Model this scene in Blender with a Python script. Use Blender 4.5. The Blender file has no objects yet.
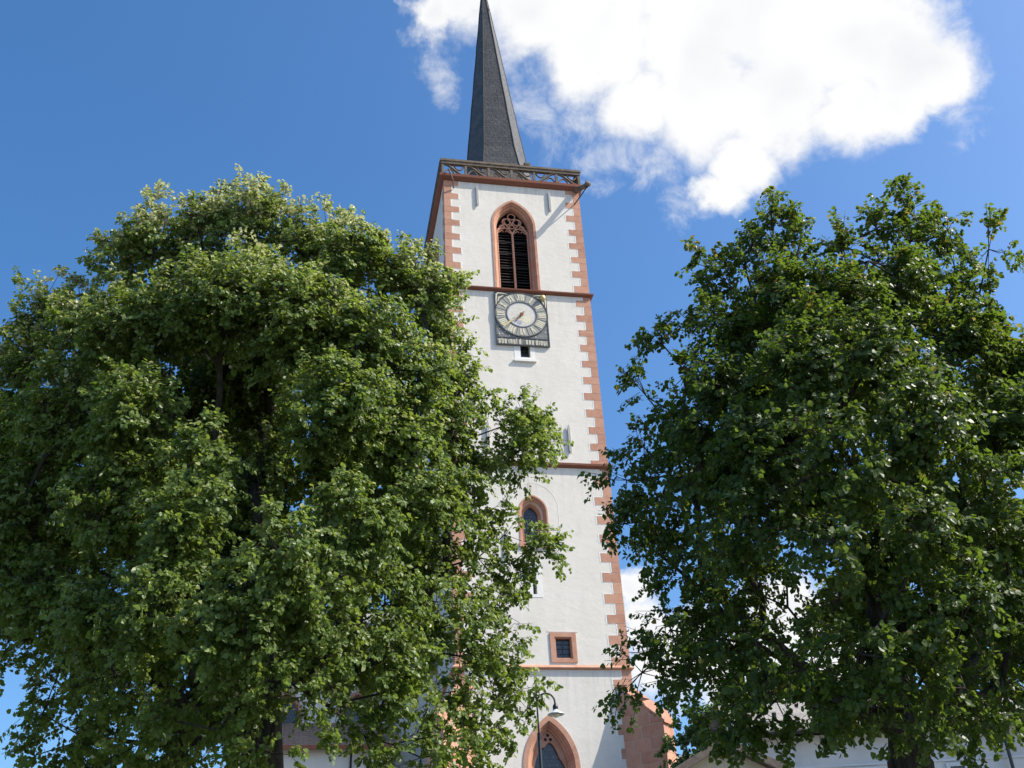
import bpy, bmesh, math, random
import numpy as np
from mathutils import Vector, Matrix
from mathutils.geometry import tessellate_polygon

SC = bpy.context.scene
COL = SC.collection
rnd = random.Random(7)
R_ = math.radians

# ---------------------------------------------------------------- camera
F_PX, PITCH, ROLL, TROT = 1087.85, 0.5581801, -0.0596823, 0.2125287
TOX, TOY = -3.0321, 44.1260           # front left corner of the tower
CAM = np.array([0.0, 0.0, 1.6])
_F = np.array([0, math.cos(PITCH), math.sin(PITCH)])
_U0 = np.array([0, -math.sin(PITCH), math.cos(PITCH)])
_R0 = np.array([1.0, 0, 0])
_c, _s = math.cos(ROLL), math.sin(ROLL)
_R = _c * _R0 + _s * _U0
_U = -_s * _R0 + _c * _U0
cd = bpy.data.cameras.new("camera")
cam = bpy.data.objects.new("camera", cd)
COL.objects.link(cam)
cd.sensor_width = 36.0
cd.lens = F_PX * 36.0 / 1024.0
cd.clip_end = 3000
cam.matrix_world = Matrix(((_R[0], _U[0], -_F[0], 0), (_R[1], _U[1], -_F[1], 0),
                           (_R[2], _U[2], -_F[2], 1.6), (0, 0, 0, 1)))
SC.camera = cam


def ray(px, py):
    return _F + _R * (px - 512) / F_PX - _U * (py - 384) / F_PX


def at(px, py, Y):
    d = ray(px, py)
    return CAM + d * (Y / d[1])


def udir(px, py):
    d = ray(px, py)
    return d / np.linalg.norm(d)


# ---------------------------------------------------------------- light
SUN_AZ_T, SUN_EL = R_(69), R_(45)
_fn = np.array([math.sin(TROT), -math.cos(TROT)])
_ur = np.array([math.cos(TROT), math.sin(TROT)])
_sh = math.cos(SUN_AZ_T) * _fn + math.sin(SUN_AZ_T) * _ur
SUN_DIR = Vector((_sh[0] * math.cos(SUN_EL), _sh[1] * math.cos(SUN_EL), math.sin(SUN_EL)))
sl = bpy.data.lights.new("sun", 'SUN')
sl.energy = 4.9
sl.angle = R_(0.5)
sl.color = (1.0, 0.94, 0.84)
so = bpy.data.objects.new("sun", sl)
COL.objects.link(so)
so.rotation_euler = SUN_DIR.to_track_quat('Z', 'Y').to_euler()
so.location = (30, -10, 60)

world = bpy.data.worlds.new("World")
SC.world = world
world.use_nodes = True
SC.view_settings.view_transform = 'Standard'
SC.view_settings.look = 'None'
SC.view_settings.exposure = 0.6
SC.view_settings.gamma = 1.0


class NT:
    def __init__(self, tree):
        self.t = tree
        self.n = tree.nodes
        self.l = tree.links

    def node(self, kind, **kw):
        n = self.n.new(kind)
        for k, v in kw.items():
            setattr(n, k, v)
        return n

    def put(self, sock, v):
        if isinstance(v, bpy.types.NodeSocket):
            self.l.new(v, sock)
        else:
            sock.default_value = v

    def math(self, op, a, b=None, c=None, clamp=False):
        n = self.node('ShaderNodeMath', operation=op)
        n.use_clamp = clamp
        self.put(n.inputs[0], a)
        if b is not None:
            self.put(n.inputs[1], b)
        if c is not None:
            self.put(n.inputs[2], c)
        return n.outputs[0]

    def vmath(self, op, a, b=None, out=0):
        n = self.node('ShaderNodeVectorMath', operation=op)
        self.put(n.inputs[0], a)
        if b is not None:
            self.put(n.inputs[1], b)
        return n.outputs[out]

    def maprange(self, v, a, b, c=0.0, d=1.0, smooth=False):
        n = self.node('ShaderNodeMapRange')
        n.interpolation_type = 'SMOOTHSTEP' if smooth else 'LINEAR'
        self.put(n.inputs['Value'], v)
        for k, x in zip(('From Min', 'From Max', 'To Min', 'To Max'), (a, b, c, d)):
            self.put(n.inputs[k], x)
        return n.outputs[0]

    def noise(self, vec, scale, detail=4, rough=0.5, dist=0.0):
        n = self.node('ShaderNodeTexNoise')
        if vec is not None:
            self.put(n.inputs['Vector'], vec)
        self.put(n.inputs['Scale'], scale)
        self.put(n.inputs['Detail'], detail)
        self.put(n.inputs['Roughness'], rough)
        self.put(n.inputs['Distortion'], dist)
        return n.outputs[0]

    def mix(self, fac, a, b):
        n = self.node('ShaderNodeMix', data_type='RGBA')
        self.put(n.inputs[0], fac)
        self.put(n.inputs[6], a)
        self.put(n.inputs[7], b)
        return n.outputs[2]


def c4(r, g, b):
    return (r, g, b, 1.0)


# world: Nishita sky with cumulus high above (directions only)
w = NT(world.node_tree)
w.n.clear()
sky = w.node('ShaderNodeTexSky')
sky.sky_type = 'NISHITA'
sky.sun_disc = False
sky.sun_elevation = SUN_EL
sky.sun_rotation = math.atan2(SUN_DIR.x, SUN_DIR.y)
sky.altitude = 200
sky.air_density = 1.0
sky.dust_density = 2.0
sky.ozone_density = 2.6
tc = w.node('ShaderNodeTexCoord')
D = tc.outputs['Generated']
clouds = [  # direction by (px,py), angular radius (rad)
    (470, -25, .065), (540, 5, .070), (610, 20, .080), (690, 30, .100), (780, 20, .105), (860, 40, .090),
    (915, 60, .060), (700, 90, .080), (780, 95, .080), (850, 105, .055), (745, 155, .045), (720, 190, .030),
    (640, 95, .060), (575, 50, .060), (895, 112, .035), (935, 85, .040), (600, -80, .11), (760, -70, .11), (430, 10, .030),
    (637, 590, .026), (650, 625, .034), (665, 668, .045), (700, 640, .05), (790, 612, .050), (850, 650, .06),
    (760, 680, .07)]
wisps = [(440, 60, .040), (443, 85, .026), (580, 120, .060), (560, 90, .05), (620, 150, .060), (660, 170, .050),
         (590, 160, .040), (960, 120, .035), (950, 15, .035), (540, 110, .045), (690, 205, .035)]
warp = w.noise(D, 9.0, 5, .55)
warpn = w.node('ShaderNodeTexNoise')
w.put(warpn.inputs['Vector'], D)
warpn.inputs['Scale'].default_value = 14.0
warpn.inputs['Detail'].default_value = 6
warpn.inputs['Roughness'].default_value = .6
wv = w.vmath('SUBTRACT', warpn.outputs['Color'], (.5, .5, .5))
sc_ = w.node('ShaderNodeVectorMath', operation='SCALE')
w.put(sc_.inputs[0], wv)
sc_.inputs['Scale'].default_value = .075
DW = w.vmath('ADD', D, sc_.outputs[0])


def blobs(lst):
    m = None
    for (px, py, r) in lst:
        d = udir(px, py)
        dist = w.vmath('DISTANCE', DW, tuple(d), out=1)
        v = w.maprange(dist, r * 1.05, r * .10, 0.0, 1.0)
        m = v if m is None else w.math('MAXIMUM', m, v)
    return m


mc = blobs(clouds)
mw = blobs(wisps)
n1 = w.noise(D, 22.0, 9, .62, .3)
n2 = w.noise(D, 30.0, 9, .68, .5)
dens = w.math('ADD', mc, w.math('MULTIPLY', w.math('SUBTRACT', n1, .5), .85))
dens = w.math('MULTIPLY', w.maprange(dens, .06, .68, smooth=True), w.maprange(mc, 0.0, .06))
wd = w.math('ADD', w.math('MULTIPLY', mw, .8), w.math('MULTIPLY', w.math('SUBTRACT', n2, .5), 1.9))
wd = w.maprange(wd, .25, 1.15, 0, .62, smooth=True)
wd = w.math('MULTIPLY', wd, w.maprange(mw, 0.0, .35))
total = w.math('MAXIMUM', dens, wd)
shade = w.noise(D, 8.0, 3, .5)
core = w.math('MULTIPLY', w.maprange(mc, .55, 1.0), w.maprange(shade, .46, .62, smooth=True))
ccol = w.mix(core, c4(1.0, 1.0, 1.0), c4(.88, .90, .94))
hs = w.node('ShaderNodeHueSaturation')
w.put(hs.inputs['Color'], sky.outputs[0])
hs.inputs['Saturation'].default_value = 1.28
bg1 = w.node('ShaderNodeBackground')
w.put(bg1.inputs[0], hs.outputs[0])
bg1.inputs[1].default_value = 0.15
bg2 = w.node('ShaderNodeBackground')
w.put(bg2.inputs[0], ccol)
bg2.inputs[1].default_value = 0.66
mx = w.node('ShaderNodeMixShader')
w.put(mx.inputs[0], total)
w.l.new(bg1.outputs[0], mx.inputs[1])
w.l.new(bg2.outputs[0], mx.inputs[2])
wo = w.node('ShaderNodeOutputWorld')
w.l.new(mx.outputs[0], wo.inputs[0])


# ---------------------------------------------------------------- materials
def material(name, base, rough=.8, spec=.3, metal=0.0):
    m = bpy.data.materials.new(name)
    m.use_nodes = True
    t = NT(m.node_tree)
    b = m.node_tree.nodes['Principled BSDF']
    b.inputs['Base Color'].default_value = c4(*base)
    b.inputs['Roughness'].default_value = rough
    b.inputs['Specular IOR Level'].default_value = spec
    b.inputs['Metallic'].default_value = metal
    return m, t, b


def objcoord(t):
    return t.node('ShaderNodeTexCoord').outputs['Object']


def bump(t, b, h, strength, dist):
    n = t.node('ShaderNodeBump')
    n.inputs['Strength'].default_value = strength
    n.inputs['Distance'].default_value = dist
    t.put(n.inputs['Height'], h)
    t.l.new(n.outputs[0], b.inputs['Normal'])


def noisy(name, c1, c2, scale=3.0, rough=.85, spec=.25, bs=.3, bd=.02, detail=6, fine=25.0):
    m, t, b = material(name, c1, rough, spec)
    oc = objcoord(t)
    n = t.maprange(t.noise(oc, scale, detail, .6), .35, .68)
    t.put(b.inputs['Base Color'], t.mix(n, c4(*c1), c4(*c2)))
    bump(t, b, t.noise(oc, fine, 5, .6), bs, bd)
    return m


def plaster_mat():
    m, t, b = material('lime_plaster', (.74, .72, .67), .9, .15)
    oc = objcoord(t)
    mp = t.node('ShaderNodeMapping')
    t.put(mp.inputs[0], oc)
    mp.inputs['Scale'].default_value = (1, 1, .22)
    streak = t.maprange(t.noise(mp.outputs[0], 1.6, 7, .62, .5), .38, .72)
    patch = t.maprange(t.noise(oc, .55, 6, .6), .42, .66)
    col = t.mix(t.math('MULTIPLY', streak, .55), c4(.70, .66, .585), c4(.60, .565, .50))
    col = t.mix(t.math('MULTIPLY', patch, .55), col, c4(.75, .71, .64))
    sx = t.node('ShaderNodeSeparateXYZ')
    t.put(sx.inputs[0], oc)
    mp3 = t.node('ShaderNodeMapping')
    t.put(mp3.inputs[0], oc)
    mp3.inputs['Scale'].default_value = (1, 1, .07)
    runs = t.maprange(t.noise(mp3.outputs[0], 4.2, 5, .65, .3), .48, .72)
    stain = None
    for ledge, ln in ((42.45, 1.6), (35.1, 2.6), (25.05, 2.4), (15.45, 2.4)):
        v = t.math('MULTIPLY', t.maprange(sx.outputs[2], ledge - ln, ledge - .05), t.math('LESS_THAN', sx.outputs[2], ledge))
        stain = v if stain is None else t.math('MAXIMUM', stain, v)
    stain = t.math('MULTIPLY', t.math('MULTIPLY', stain, runs), .5)
    col = t.mix(stain, col, c4(.40, .385, .34))
    crack = t.maprange(t.math('ABSOLUTE', t.math('SUBTRACT', t.noise(oc, .9, 8, .7, .6), .5)), .0, .006, 1, 0)
    col = t.mix(t.math('MULTIPLY', crack, .30), col, c4(.36, .35, .32))
    speck = t.maprange(t.noise(oc, 9.0, 6, .7), .63, .74)
    col = t.mix(t.math('MULTIPLY', speck, .35), col, c4(.50, .49, .46))
    t.put(b.inputs['Base Color'], col)
    mp2 = t.node('ShaderNodeMapping')
    t.put(mp2.inputs[0], oc)
    mp2.inputs['Scale'].default_value = (1, 1, 1.5)
    h = t.math('ADD', t.noise(mp2.outputs[0], 2.4, 6, .6), t.math('MULTIPLY', t.noise(oc, 14, 4, .6), .3))
    bump(t, b, h, .22, .05)
    return m


def stone_mat(name, c1, c2, c3):
    m, t, b = material(name, c1, .88, .2)
    oc = objcoord(t)
    at_ = t.node('ShaderNodeAttribute')
    at_.attribute_name = 'var'
    var = at_.outputs['Fac']
    n = t.maprange(t.noise(oc, 2.5, 6, .65), .3, .7)
    col = t.mix(var, c4(*c1), c4(*c2))
    col = t.mix(t.math('MULTIPLY', n, .55), col, c4(*c3))
    t.put(b.inputs['Base Color'], col)
    bump(t, b, t.noise(oc, 18, 5, .6), .4, .02)
    return m


M = {}
M['plaster'] = plaster_mat()
M['margin'] = noisy('whitewash', (.78, .765, .72), (.71, .69, .64), 4.0)
M['sandstone'] = stone_mat('red_sandstone', (.50, .255, .165), (.375, .165, .105), (.59, .39, .29))
M['sandstone_dark'] = stone_mat('weathered_red_sandstone', (.27, .105, .065), (.20, .080, .052), (.15, .075, .055))
M['weathered'] = noisy('weathered_grey_stone', (.19, .145, .11), (.10, .085, .065), 3.5)
M['joint'] = noisy('pale_mortar', (.62, .49, .40), (.54, .42, .34), 8)
M['slat'] = noisy('dark_louvre_wood', (.022, .020, .018), (.04, .036, .032), 6, .7)
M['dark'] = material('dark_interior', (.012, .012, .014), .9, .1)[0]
M['iron'] = noisy('grey_painted_iron', (.42, .42, .41), (.30, .29, .28), 12, .6)
M['black_iron'] = material('black_painted_iron', (.015, .018, .022), .4, .5)[0]
M['gold'] = material('gilding', (.62, .50, .22), .45, .5, .35)[0]
M['palegold'] = noisy('pale_gilding', (.72, .68, .52), (.58, .54, .38), 14, .6)
M['clockgrey'] = noisy('slate_blue_paint', (.20, .205, .205), (.12, .125, .125), 7, .7)
M['clockpale'] = noisy('pale_ring_paint', (.36, .35, .31), (.26, .26, .235), 9, .7)
M['dial'] = noisy('white_dial_paint', (.64, .62, .56), (.54, .51, .42), 5, .7)
M['ringdark'] = material('dark_clock_line', (.04, .045, .055), .6, .3)[0]
M['bluegrey'] = material('blue_grey_paint', (.33, .35, .42), .7, .3)[0]
M['enamel'] = material('white_lamp_enamel', (.55, .58, .60), .35, .5)[0]
M['lampglass'] = material('lamp_glass', (.75, .72, .60), .25, .5)[0]


def slate_mat(name, c1, c2, rough=.42):
    m, t, b = material(name, c1, rough, .35)
    tcn = t.node('ShaderNodeUVMap')
    uv = tcn.outputs[0]
    sepn = t.node('ShaderNodeSeparateXYZ')
    t.put(sepn.inputs[0], uv)
    br = t.node('ShaderNodeTexBrick')
    t.put(br.inputs['Vector'], uv)
    br.inputs['Color1'].default_value = c4(*c1)
    br.inputs['Color2'].default_value = c4(*c2)
    br.inputs['Mortar'].default_value = c4(c1[0] * .45, c1[1] * .45, c1[2] * .45)
    br.inputs['Scale'].default_value = 1.0
    br.inputs['Mortar Size'].default_value = .02
    br.inputs['Mortar Smooth'].default_value = .2
    br.inputs['Bias'].default_value = 0.0
    br.inputs['Brick Width'].default_value = .42
    br.inputs['Row Height'].default_value = .26
    n = t.maprange(t.noise(uv, 1.2, 6, .65), .35, .7)
    col = t.mix(t.math('MULTIPLY', n, .5), br.outputs['Color'], c4(c2[0] * 1.4, c2[1] * 1.4, c2[2] * 1.35))
    t.put(b.inputs['Base Color'], col)
    row = t.math('FRACT', t.math('DIVIDE', sepn.outputs[1], .26))
    h = t.math('ADD', row, t.math('MULTIPLY', t.noise(uv, 6.0, 4, .6), .8))
    bump(t, b, h, .9, .04)
    return m


M['slate'] = slate_mat('spire_slate', (.050, .050, .049), (.085, .083, .079), .5)
M['roof_slate'] = slate_mat('roof_slate', (.21, .195, .175), (.29, .27, .24), .6)
M['lead'] = material('lead_flashing', (.035, .036, .038), .8, .2)[0]


def glass_mat():
    m, t, b = material('old_leaded_glass', (.035, .04, .05), .22, .6)
    oc = objcoord(t)
    ch = t.node('ShaderNodeTexBrick')
    mp = t.node('ShaderNodeMapping')
    t.put(mp.inputs[0], oc)
    mp.inputs['Rotation'].default_value = (R_(90), 0, 0)
    t.put(ch.inputs['Vector'], mp.outputs[0])
    ch.inputs['Color1'].default_value = c4(.035, .04, .05)
    ch.inputs['Color2'].default_value = c4(.06, .065, .075)
    ch.inputs['Mortar'].default_value = c4(.01, .01, .01)
    ch.inputs['Scale'].default_value = 1
    ch.inputs['Brick Width'].default_value = .16
    ch.inputs['Row Height'].default_value = .16
    ch.inputs['Mortar Size'].default_value = .012
    t.put(b.inputs['Base Color'], ch.outputs['Color'])
    bump(t, b, t.noise(oc, 6, 3, .5), .3, .02)
    return m


M['glass'] = glass_mat()


def bark_mat():
    m, t, b = material('linden_bark', (.10, .085, .065), .95, .1)
    oc = objcoord(t)
    mp = t.node('ShaderNodeMapping')
    t.put(mp.inputs[0], oc)
    mp.inputs['Scale'].default_value = (1, 1, .2)
    n = t.maprange(t.noise(mp.outputs[0], 16, 6, .65), .35, .7)
    t.put(b.inputs['Base Color'], t.mix(n, c4(.030, .026, .022), c4(.095, .085, .07)))
    bump(t, b, n, .7, .03)
    return m


M['bark'] = bark_mat()


def leaf_mat(name, dark, mid, pale, under, trans, gl=.38):
    m = bpy.data.materials.new(name)
    m.use_nodes = True
    t = NT(m.node_tree)
    b = m.node_tree.nodes['Principled BSDF']
    a = t.node('ShaderNodeAttribute')
    a.attribute_name = 'var'
    v = a.outputs['Fac']
    col = t.mix(t.maprange(v, 0.0, .86), c4(*dark), c4(*mid))
    col = t.mix(t.maprange(v, .90, .93), col, c4(*pale))
    geo = t.node('ShaderNodeNewGeometry')
    col2 = t.mix(geo.outputs['Backfacing'], col, c4(*under))
    t.put(b.inputs['Base Color'], col2)
    b.inputs['Roughness'].default_value = gl
    b.inputs['Specular IOR Level'].default_value = .30
    tr = t.node('ShaderNodeBsdfTranslucent')
    t.put(tr.inputs[0], t.mix(t.maprange(v, .90, .93), c4(*trans), c4(pale[0], pale[1], pale[2] * .6)))
    ms = t.node('ShaderNodeMixShader')
    ms.inputs[0].default_value = .32
    t.l.new(b.outputs[0], ms.inputs[1])
    t.l.new(tr.outputs[0], ms.inputs[2])
    t.l.new(ms.outputs[0], m.node_tree.nodes['Material Output'].inputs[0])
    return m


M['leafL'] = leaf_mat('silver_lime_leaves', (.036, .074, .010), (.140, .196, .034), (.66, .68, .47),
                      (.10, .15, .035), (.33, .45, .06), .44)
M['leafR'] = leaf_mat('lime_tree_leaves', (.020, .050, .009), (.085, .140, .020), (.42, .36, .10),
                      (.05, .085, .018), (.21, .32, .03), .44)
M['leafB'] = leaf_mat('far_tree_leaves', (.045, .09, .02), (.10, .17, .035), (.2, .26, .06),
                      (.10, .15, .06), (.14, .26, .04), .5)


# ---------------------------------------------------------------- mesh helpers
class MB:
    def __init__(self):
        self.v, self.f, self.var, self.uv = [], [], [], []

    def face(self, pts, var=None, uv=None):
        i = len(self.v)
        self.v += [tuple(p) for p in pts]
        self.f.append(tuple(range(i, i + len(pts))))
        self.var.append(rnd.random() if var is None else var)
        self.uv.append(uv)

    def box(self, x0, x1, y0, y1, z0, z1, var=None, mat=None):
        var = rnd.random() if var is None else var
        c = [(x, y, z) for z in (z0, z1) for y in (y0, y1) for x in (x0, x1)]
        if mat is not None:
            c = [tuple(mat @ Vector(p)) for p in c]
        for q in ((0, 2, 3, 1), (4, 5, 7, 6), (0, 1, 5, 4), (2, 6, 7, 3), (0, 4, 6, 2), (1, 3, 7, 5)):
            self.face([c[k] for k in q], var)

    def loft(self, rings, closed=True, caps=False, var=None):
        n = len(rings[0])
        i0 = len(self.v)
        for r in rings:
            self.v += [tuple(p) for p in r]
        for a in range(len(rings) - 1):
            for k in range(n if closed else n - 1):
                k2 = (k + 1) % n
                self.f.append((i0 + a * n + k, i0 + a * n + k2, i0 + (a + 1) * n + k2, i0 + (a + 1) * n + k))
                self.var.append(rnd.random() if var is None else var)
                self.uv.append(None)
        if caps:
            self.f.append(tuple(i0 + k for k in reversed(range(n))))
            self.f.append(tuple(i0 + (len(rings) - 1) * n + k for k in range(n)))
            self.var += [.5, .5]
            self.uv += [None, None]

    def tube(self, pts, rad, sides=8, caps=True, var=.5):
        pts = [Vector(p) for p in pts]
        rings = []
        up = Vector((0, 0, 1))
        prev = None
        for k, p in enumerate(pts):
            d = (pts[min(k + 1, len(pts) - 1)] - pts[max(k - 1, 0)]).normalized()
            if prev is None:
                a = d.cross(up)
                if a.length < 1e-3:
                    a = d.cross(Vector((1, 0, 0)))
                a.normalize()
            else:
                a = (prev - d * prev.dot(d)).normalized()
            prev = a
            bb = d.cross(a)
            r = rad[k] if isinstance(rad, (list, tuple)) else rad
            rings.append([p + (a * math.cos(2 * math.pi * j / sides) + bb * math.sin(2 * math.pi * j / sides)) * r
                          for j in range(sides)])
        self.loft(rings, True, caps, var)

    def build(self, name, mat, parent=None, smooth=False):
        me = bpy.data.meshes.new(name)
        me.from_pydata(self.v, [], self.f)
        a = me.attributes.new('var', 'FLOAT', 'FACE')
        a.data.foreach_set('value', self.var)
        if any(u is not None for u in self.uv):
            ul = me.uv_layers.new(name='UVMap')
            for p, u in zip(me.polygons, self.uv):
                if u is not None:
                    for li, c in zip(p.loop_indices, u):
                        ul.data[li].uv = c
        me.materials.append(M[mat])
        me.validate()
        bm = bmesh.new()
        bm.from_mesh(me)
        bmesh.ops.remove_doubles(bm, verts=bm.verts, dist=1e-4)
        bmesh.ops.recalc_face_normals(bm, faces=bm.faces)
        bm.to_mesh(me)
        bm.free()
        if smooth:
            me.polygons.foreach_set('use_smooth', [True] * len(me.polygons))
            me.set_sharp_from_angle(angle=R_(40))
        o = bpy.data.objects.new(name, me)
        COL.objects.link(o)
        if parent:
            o.parent = parent
        return o


def tag(o, label=None, cat=None, group=None, kind=None):
    for k, v in (('label', label), ('category', cat), ('group', group), ('kind', kind)):
        if v:
            o[k] = v
    return o


def empty(name, loc, rz=0.0):
    o = bpy.data.objects.new(name, None)
    COL.objects.link(o)
    o.location = loc
    o.rotation_euler = (0, 0, rz)
    o.empty_display_size = .5
    return o


# ---------------------------------------------------------------- ground
gm = noisy('cobbled_square', (.20, .19, .175), (.13, .125, .115), 2.0, .9, .2, .6, .02)
g = MB()
g.face([(-900, -900, 0), (900, -900, 0), (900, 900, 0), (-900, 900, 0)])
M['ground'] = gm
tag(g.build('ground', 'ground'), kind='structure')
M['lawn'] = noisy('lawn', (.045, .075, .02), (.07, .10, .03), 5.0, .95, .1, .8, .04)
g = MB()
g.face([(-14, 7, .004), (9, 7, .004), (9, 19, .004), (-14, 19, .004)])
tag(g.build('lawn', 'lawn'), kind='structure')


# ---------------------------------------------------------------- pointed arches
def arch(cx, w_, zb, zs, h, off=0.0, n=14):
    """outline of a pointed arch: bottom left, up the left jamb, apex, down to bottom right"""
    Rr = (h * h + w_ * w_) / (2 * w_)
    r = Rr - off
    cL, cR = cx + (Rr - w_), cx - (Rr - w_)     # centres: left arc swings from cL
    pts = [(cx - w_ + off, zb)]
    a_end = math.acos(max(-1, min(1, (Rr - w_) / r)))
    for k in range(n + 1):
        a = a_end * k / n
        pts.append((cL - r * math.cos(a), zs + r * math.sin(a)))
    for k in range(n - 1, -1, -1):
        a = a_end * k / n
        pts.append((cR + r * math.cos(a), zs + r * math.sin(a)))
    pts.append((cx + w_ - off, zb))
    return pts


FR = lambda a, b, z: (a, b, z)                      # front face map: (along, depth, z)
W = 7.5
LF = lambda a, b, z: (b, W - a, z)                  # left face: a from the back corner to the front


def arch_frame(mb, mp, cx, w_, zb, zs, h, prof, n=14):
    rings = [[mp(x, d, z) for x, z in arch(cx, w_, zb, zs, h, off, n)] for off, d in prof]
    nblk = 2 * n + 3
    i = len(mb.f)
    mb.loft(rings, closed=False)
    # one tone per voussoir: vary by position along the arch
    tones = [rnd.random() for _ in range(nblk + 2)]
    for k in range(i, len(mb.f)):
        seg = (k - i) % (len(rings[0]) - 1)
        mb.var[k] = tones[seg // 3]


def arch_fill(mb, mp, cx, w_, zb, zs, h, off, d):
    pts = arch(cx, w_, zb, zs, h, off)
    mb.face([mp(x, d, z) for x, z in pts])


def jamb_lines(mp, cx, w_, zb, zs, h, off, d, rad, name, mat, parent):
    m = MB()
    m.tube([mp(x, d, z) for x, z in arch(cx, w_, zb, zs, h, off)], rad, 6)
    return m.build(name, mat, parent, True)


def wall_faces(mb, mp, outline, holes, depth):
    loops = [outline] + holes
    tri = tessellate_polygon([[Vector((x, z, 0)) for x, z in L] for L in loops])
    flat = [p for L in loops for p in L]
    for t in tri:
        mb.face([mp(flat[k][0], 0, flat[k][1]) for k in t], .5)
    for hpts in holes:
        for k in range(len(hpts)):
            a, b = hpts[k], hpts[(k + 1) % len(hpts)]
            mb.face([mp(a[0], 0, a[1]), mp(b[0], 0, b[1]), mp(b[0], depth, b[1]), mp(a[0], depth, a[1])], .5)


def rect(x0, x1, z0, z1):
    return [(x0, z0), (x0, z1), (x1, z1), (x1, z0)]


# ---------------------------------------------------------------- the church tower
tower = empty('church_tower', (TOX, TOY, 0), TROT)
tag(tower, 'tall white plastered church tower with red sandstone corners, clock and dark slate spire', 'church tower')

ZT = 42.48
BELF = dict(cx=3.70, w_=1.20, zb=35.32, zs=39.6, h=1.78)
WIN2 = dict(cx=3.72, w_=.68, zb=21.2, zs=22.75, h=.86)
LOWW = dict(cx=3.80, w_=1.17, zb=6.0, zs=11.55, h=2.08)
LBELF = dict(cx=W - 3.75, w_=1.20, zb=35.32, zs=39.6, h=1.78)
EPS = .03
wall = MB()
holesF = [arch(off=EPS, **BELF), arch(off=EPS, **WIN2), arch(off=EPS, **LOWW), rect(4.08 + EPS, 5.22 - EPS, 15.8 + EPS, 17.1 - EPS),
          rect(3.50, 3.67, 18.82, 20.5), rect(3.63, 4.12, 31.16, 32.1), rect(3.47, 4.15, 27.0, 28.0)]
wall_faces(wall, FR, rect(0, W, 0, ZT), holesF, .55)
wall_faces(wall, LF, rect(0, W, 0, ZT), [arch(off=EPS, **LBELF)], .55)
wall.face([(W, 0, 0), (W, W, 0), (W, W, ZT), (W, 0, ZT)], .5)
wall.face([(0, W, 0), (W, W, 0), (W, W, ZT), (0, W, ZT)], .5)
wall.face([(0, 0, ZT), (W, 0, ZT), (W, W, ZT), (0, W, ZT)], .5)
wallo = wall.build('wall', 'plaster', tower)

# quoins: alternate long and short blocks; each corner one mesh, margins of fresh whitewash round them
PR = .012


def quoins(corner):
    q, mg = MB(), MB()
    z = .3
    i = 0
    while z < ZT - .3:
        long_ = i % 2 == 0
        h = (.42 if long_ else .53) * (.94 + .12 * rnd.random())
        z1 = min(z + h - .015, ZT - .02)
        ln = (.80 if long_ else .38) + rnd.uniform(-.035, .035)
        ld = (.42 if long_ else .75) + rnd.uniform(-.03, .03)
        v = rnd.random()
        if corner == 'FL':
            q.box(-PR, ln, -PR, ld, z, z1, v)
            mg.box(-PR / 2, ln + .07, -PR / 2, ld + .07, z - .03, z1 + .035)
        elif corner == 'FR':
            q.box(W - ln, W + PR, -PR, ld, z, z1, v)
            mg.box(W - ln - .07, W + PR / 2, -PR / 2, ld + .07, z - .03, z1 + .035)
        elif corner == 'BL':
            q.box(-PR, ln, W - ld, W + PR, z, z1, v)
        else:
            q.box(W - ln, W + PR, W - ld, W + PR, z, z1, v)
        z = z + h
        i += 1
    q.build('quoins', 'sandstone', tower)
    if mg.v:
        mg.build('quoin_margin', 'margin', tower)


for cn in ('FL', 'FR', 'BL', 'BR'):
    quoins(cn)


def band(name, mat, prof):
    """prof: (overhang, z) from bottom to top, swept round the square tower"""
    m = MB()
    rings = []
    for o_, z in prof:
        rings.append([(-o_, -o_, z), (W + o_, -o_, z), (W + o_, W + o_, z), (-o_, W + o_, z)])
    i = 0
    for a in range(len(rings) - 1):
        for k in range(4):
            p, q = Vector(rings[a][k]), Vector(rings[a][(k + 1) % 4])
            p2, q2 = Vector(rings[a + 1][k]), Vector(rings[a + 1][(k + 1) % 4])
            rnd2 = random.Random(k * 31)
            N = 6
            for s in range(N):
                u, v = s / N, (s + 1) / N
                m.face([p.lerp(q, u), p.lerp(q, v), p2.lerp(q2, v), p2.lerp(q2, u)], rnd2.random())
    return m.build(name, mat, tower)


band('string_course', 'sandstone_dark', [(-.02, 35.10), (.06, 35.11), (.11, 35.15), (.17, 35.19), (.18, 35.26), (-.02, 35.33)])
band('string_course', 'sandstone_dark', [(-.02, 25.06), (.06, 25.08), (.10, 25.12), (.17, 25.16), (.18, 25.26), (-.02, 25.36)])
band('string_course', 'sandstone', [(-.02, 15.50), (.05, 15.51), (.12, 15.54), (.13, 15.58), (-.02, 15.73)])
band('cornice', 'sandstone_dark', [(-.02, 42.42), (.07, 42.44), (.14, 42.50), (.20, 42.55), (.24, 42.60), (.25, 42.76), (.18, 42.79), (-.3, 42.80)])

# moss and grime line on the string course corners is in the stone itself; platform
pf = MB()
pf.box(.35, W - .35, .35, W - .35, 42.5, 42.78)
pf.build('platform', 'weathered', tower)

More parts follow.
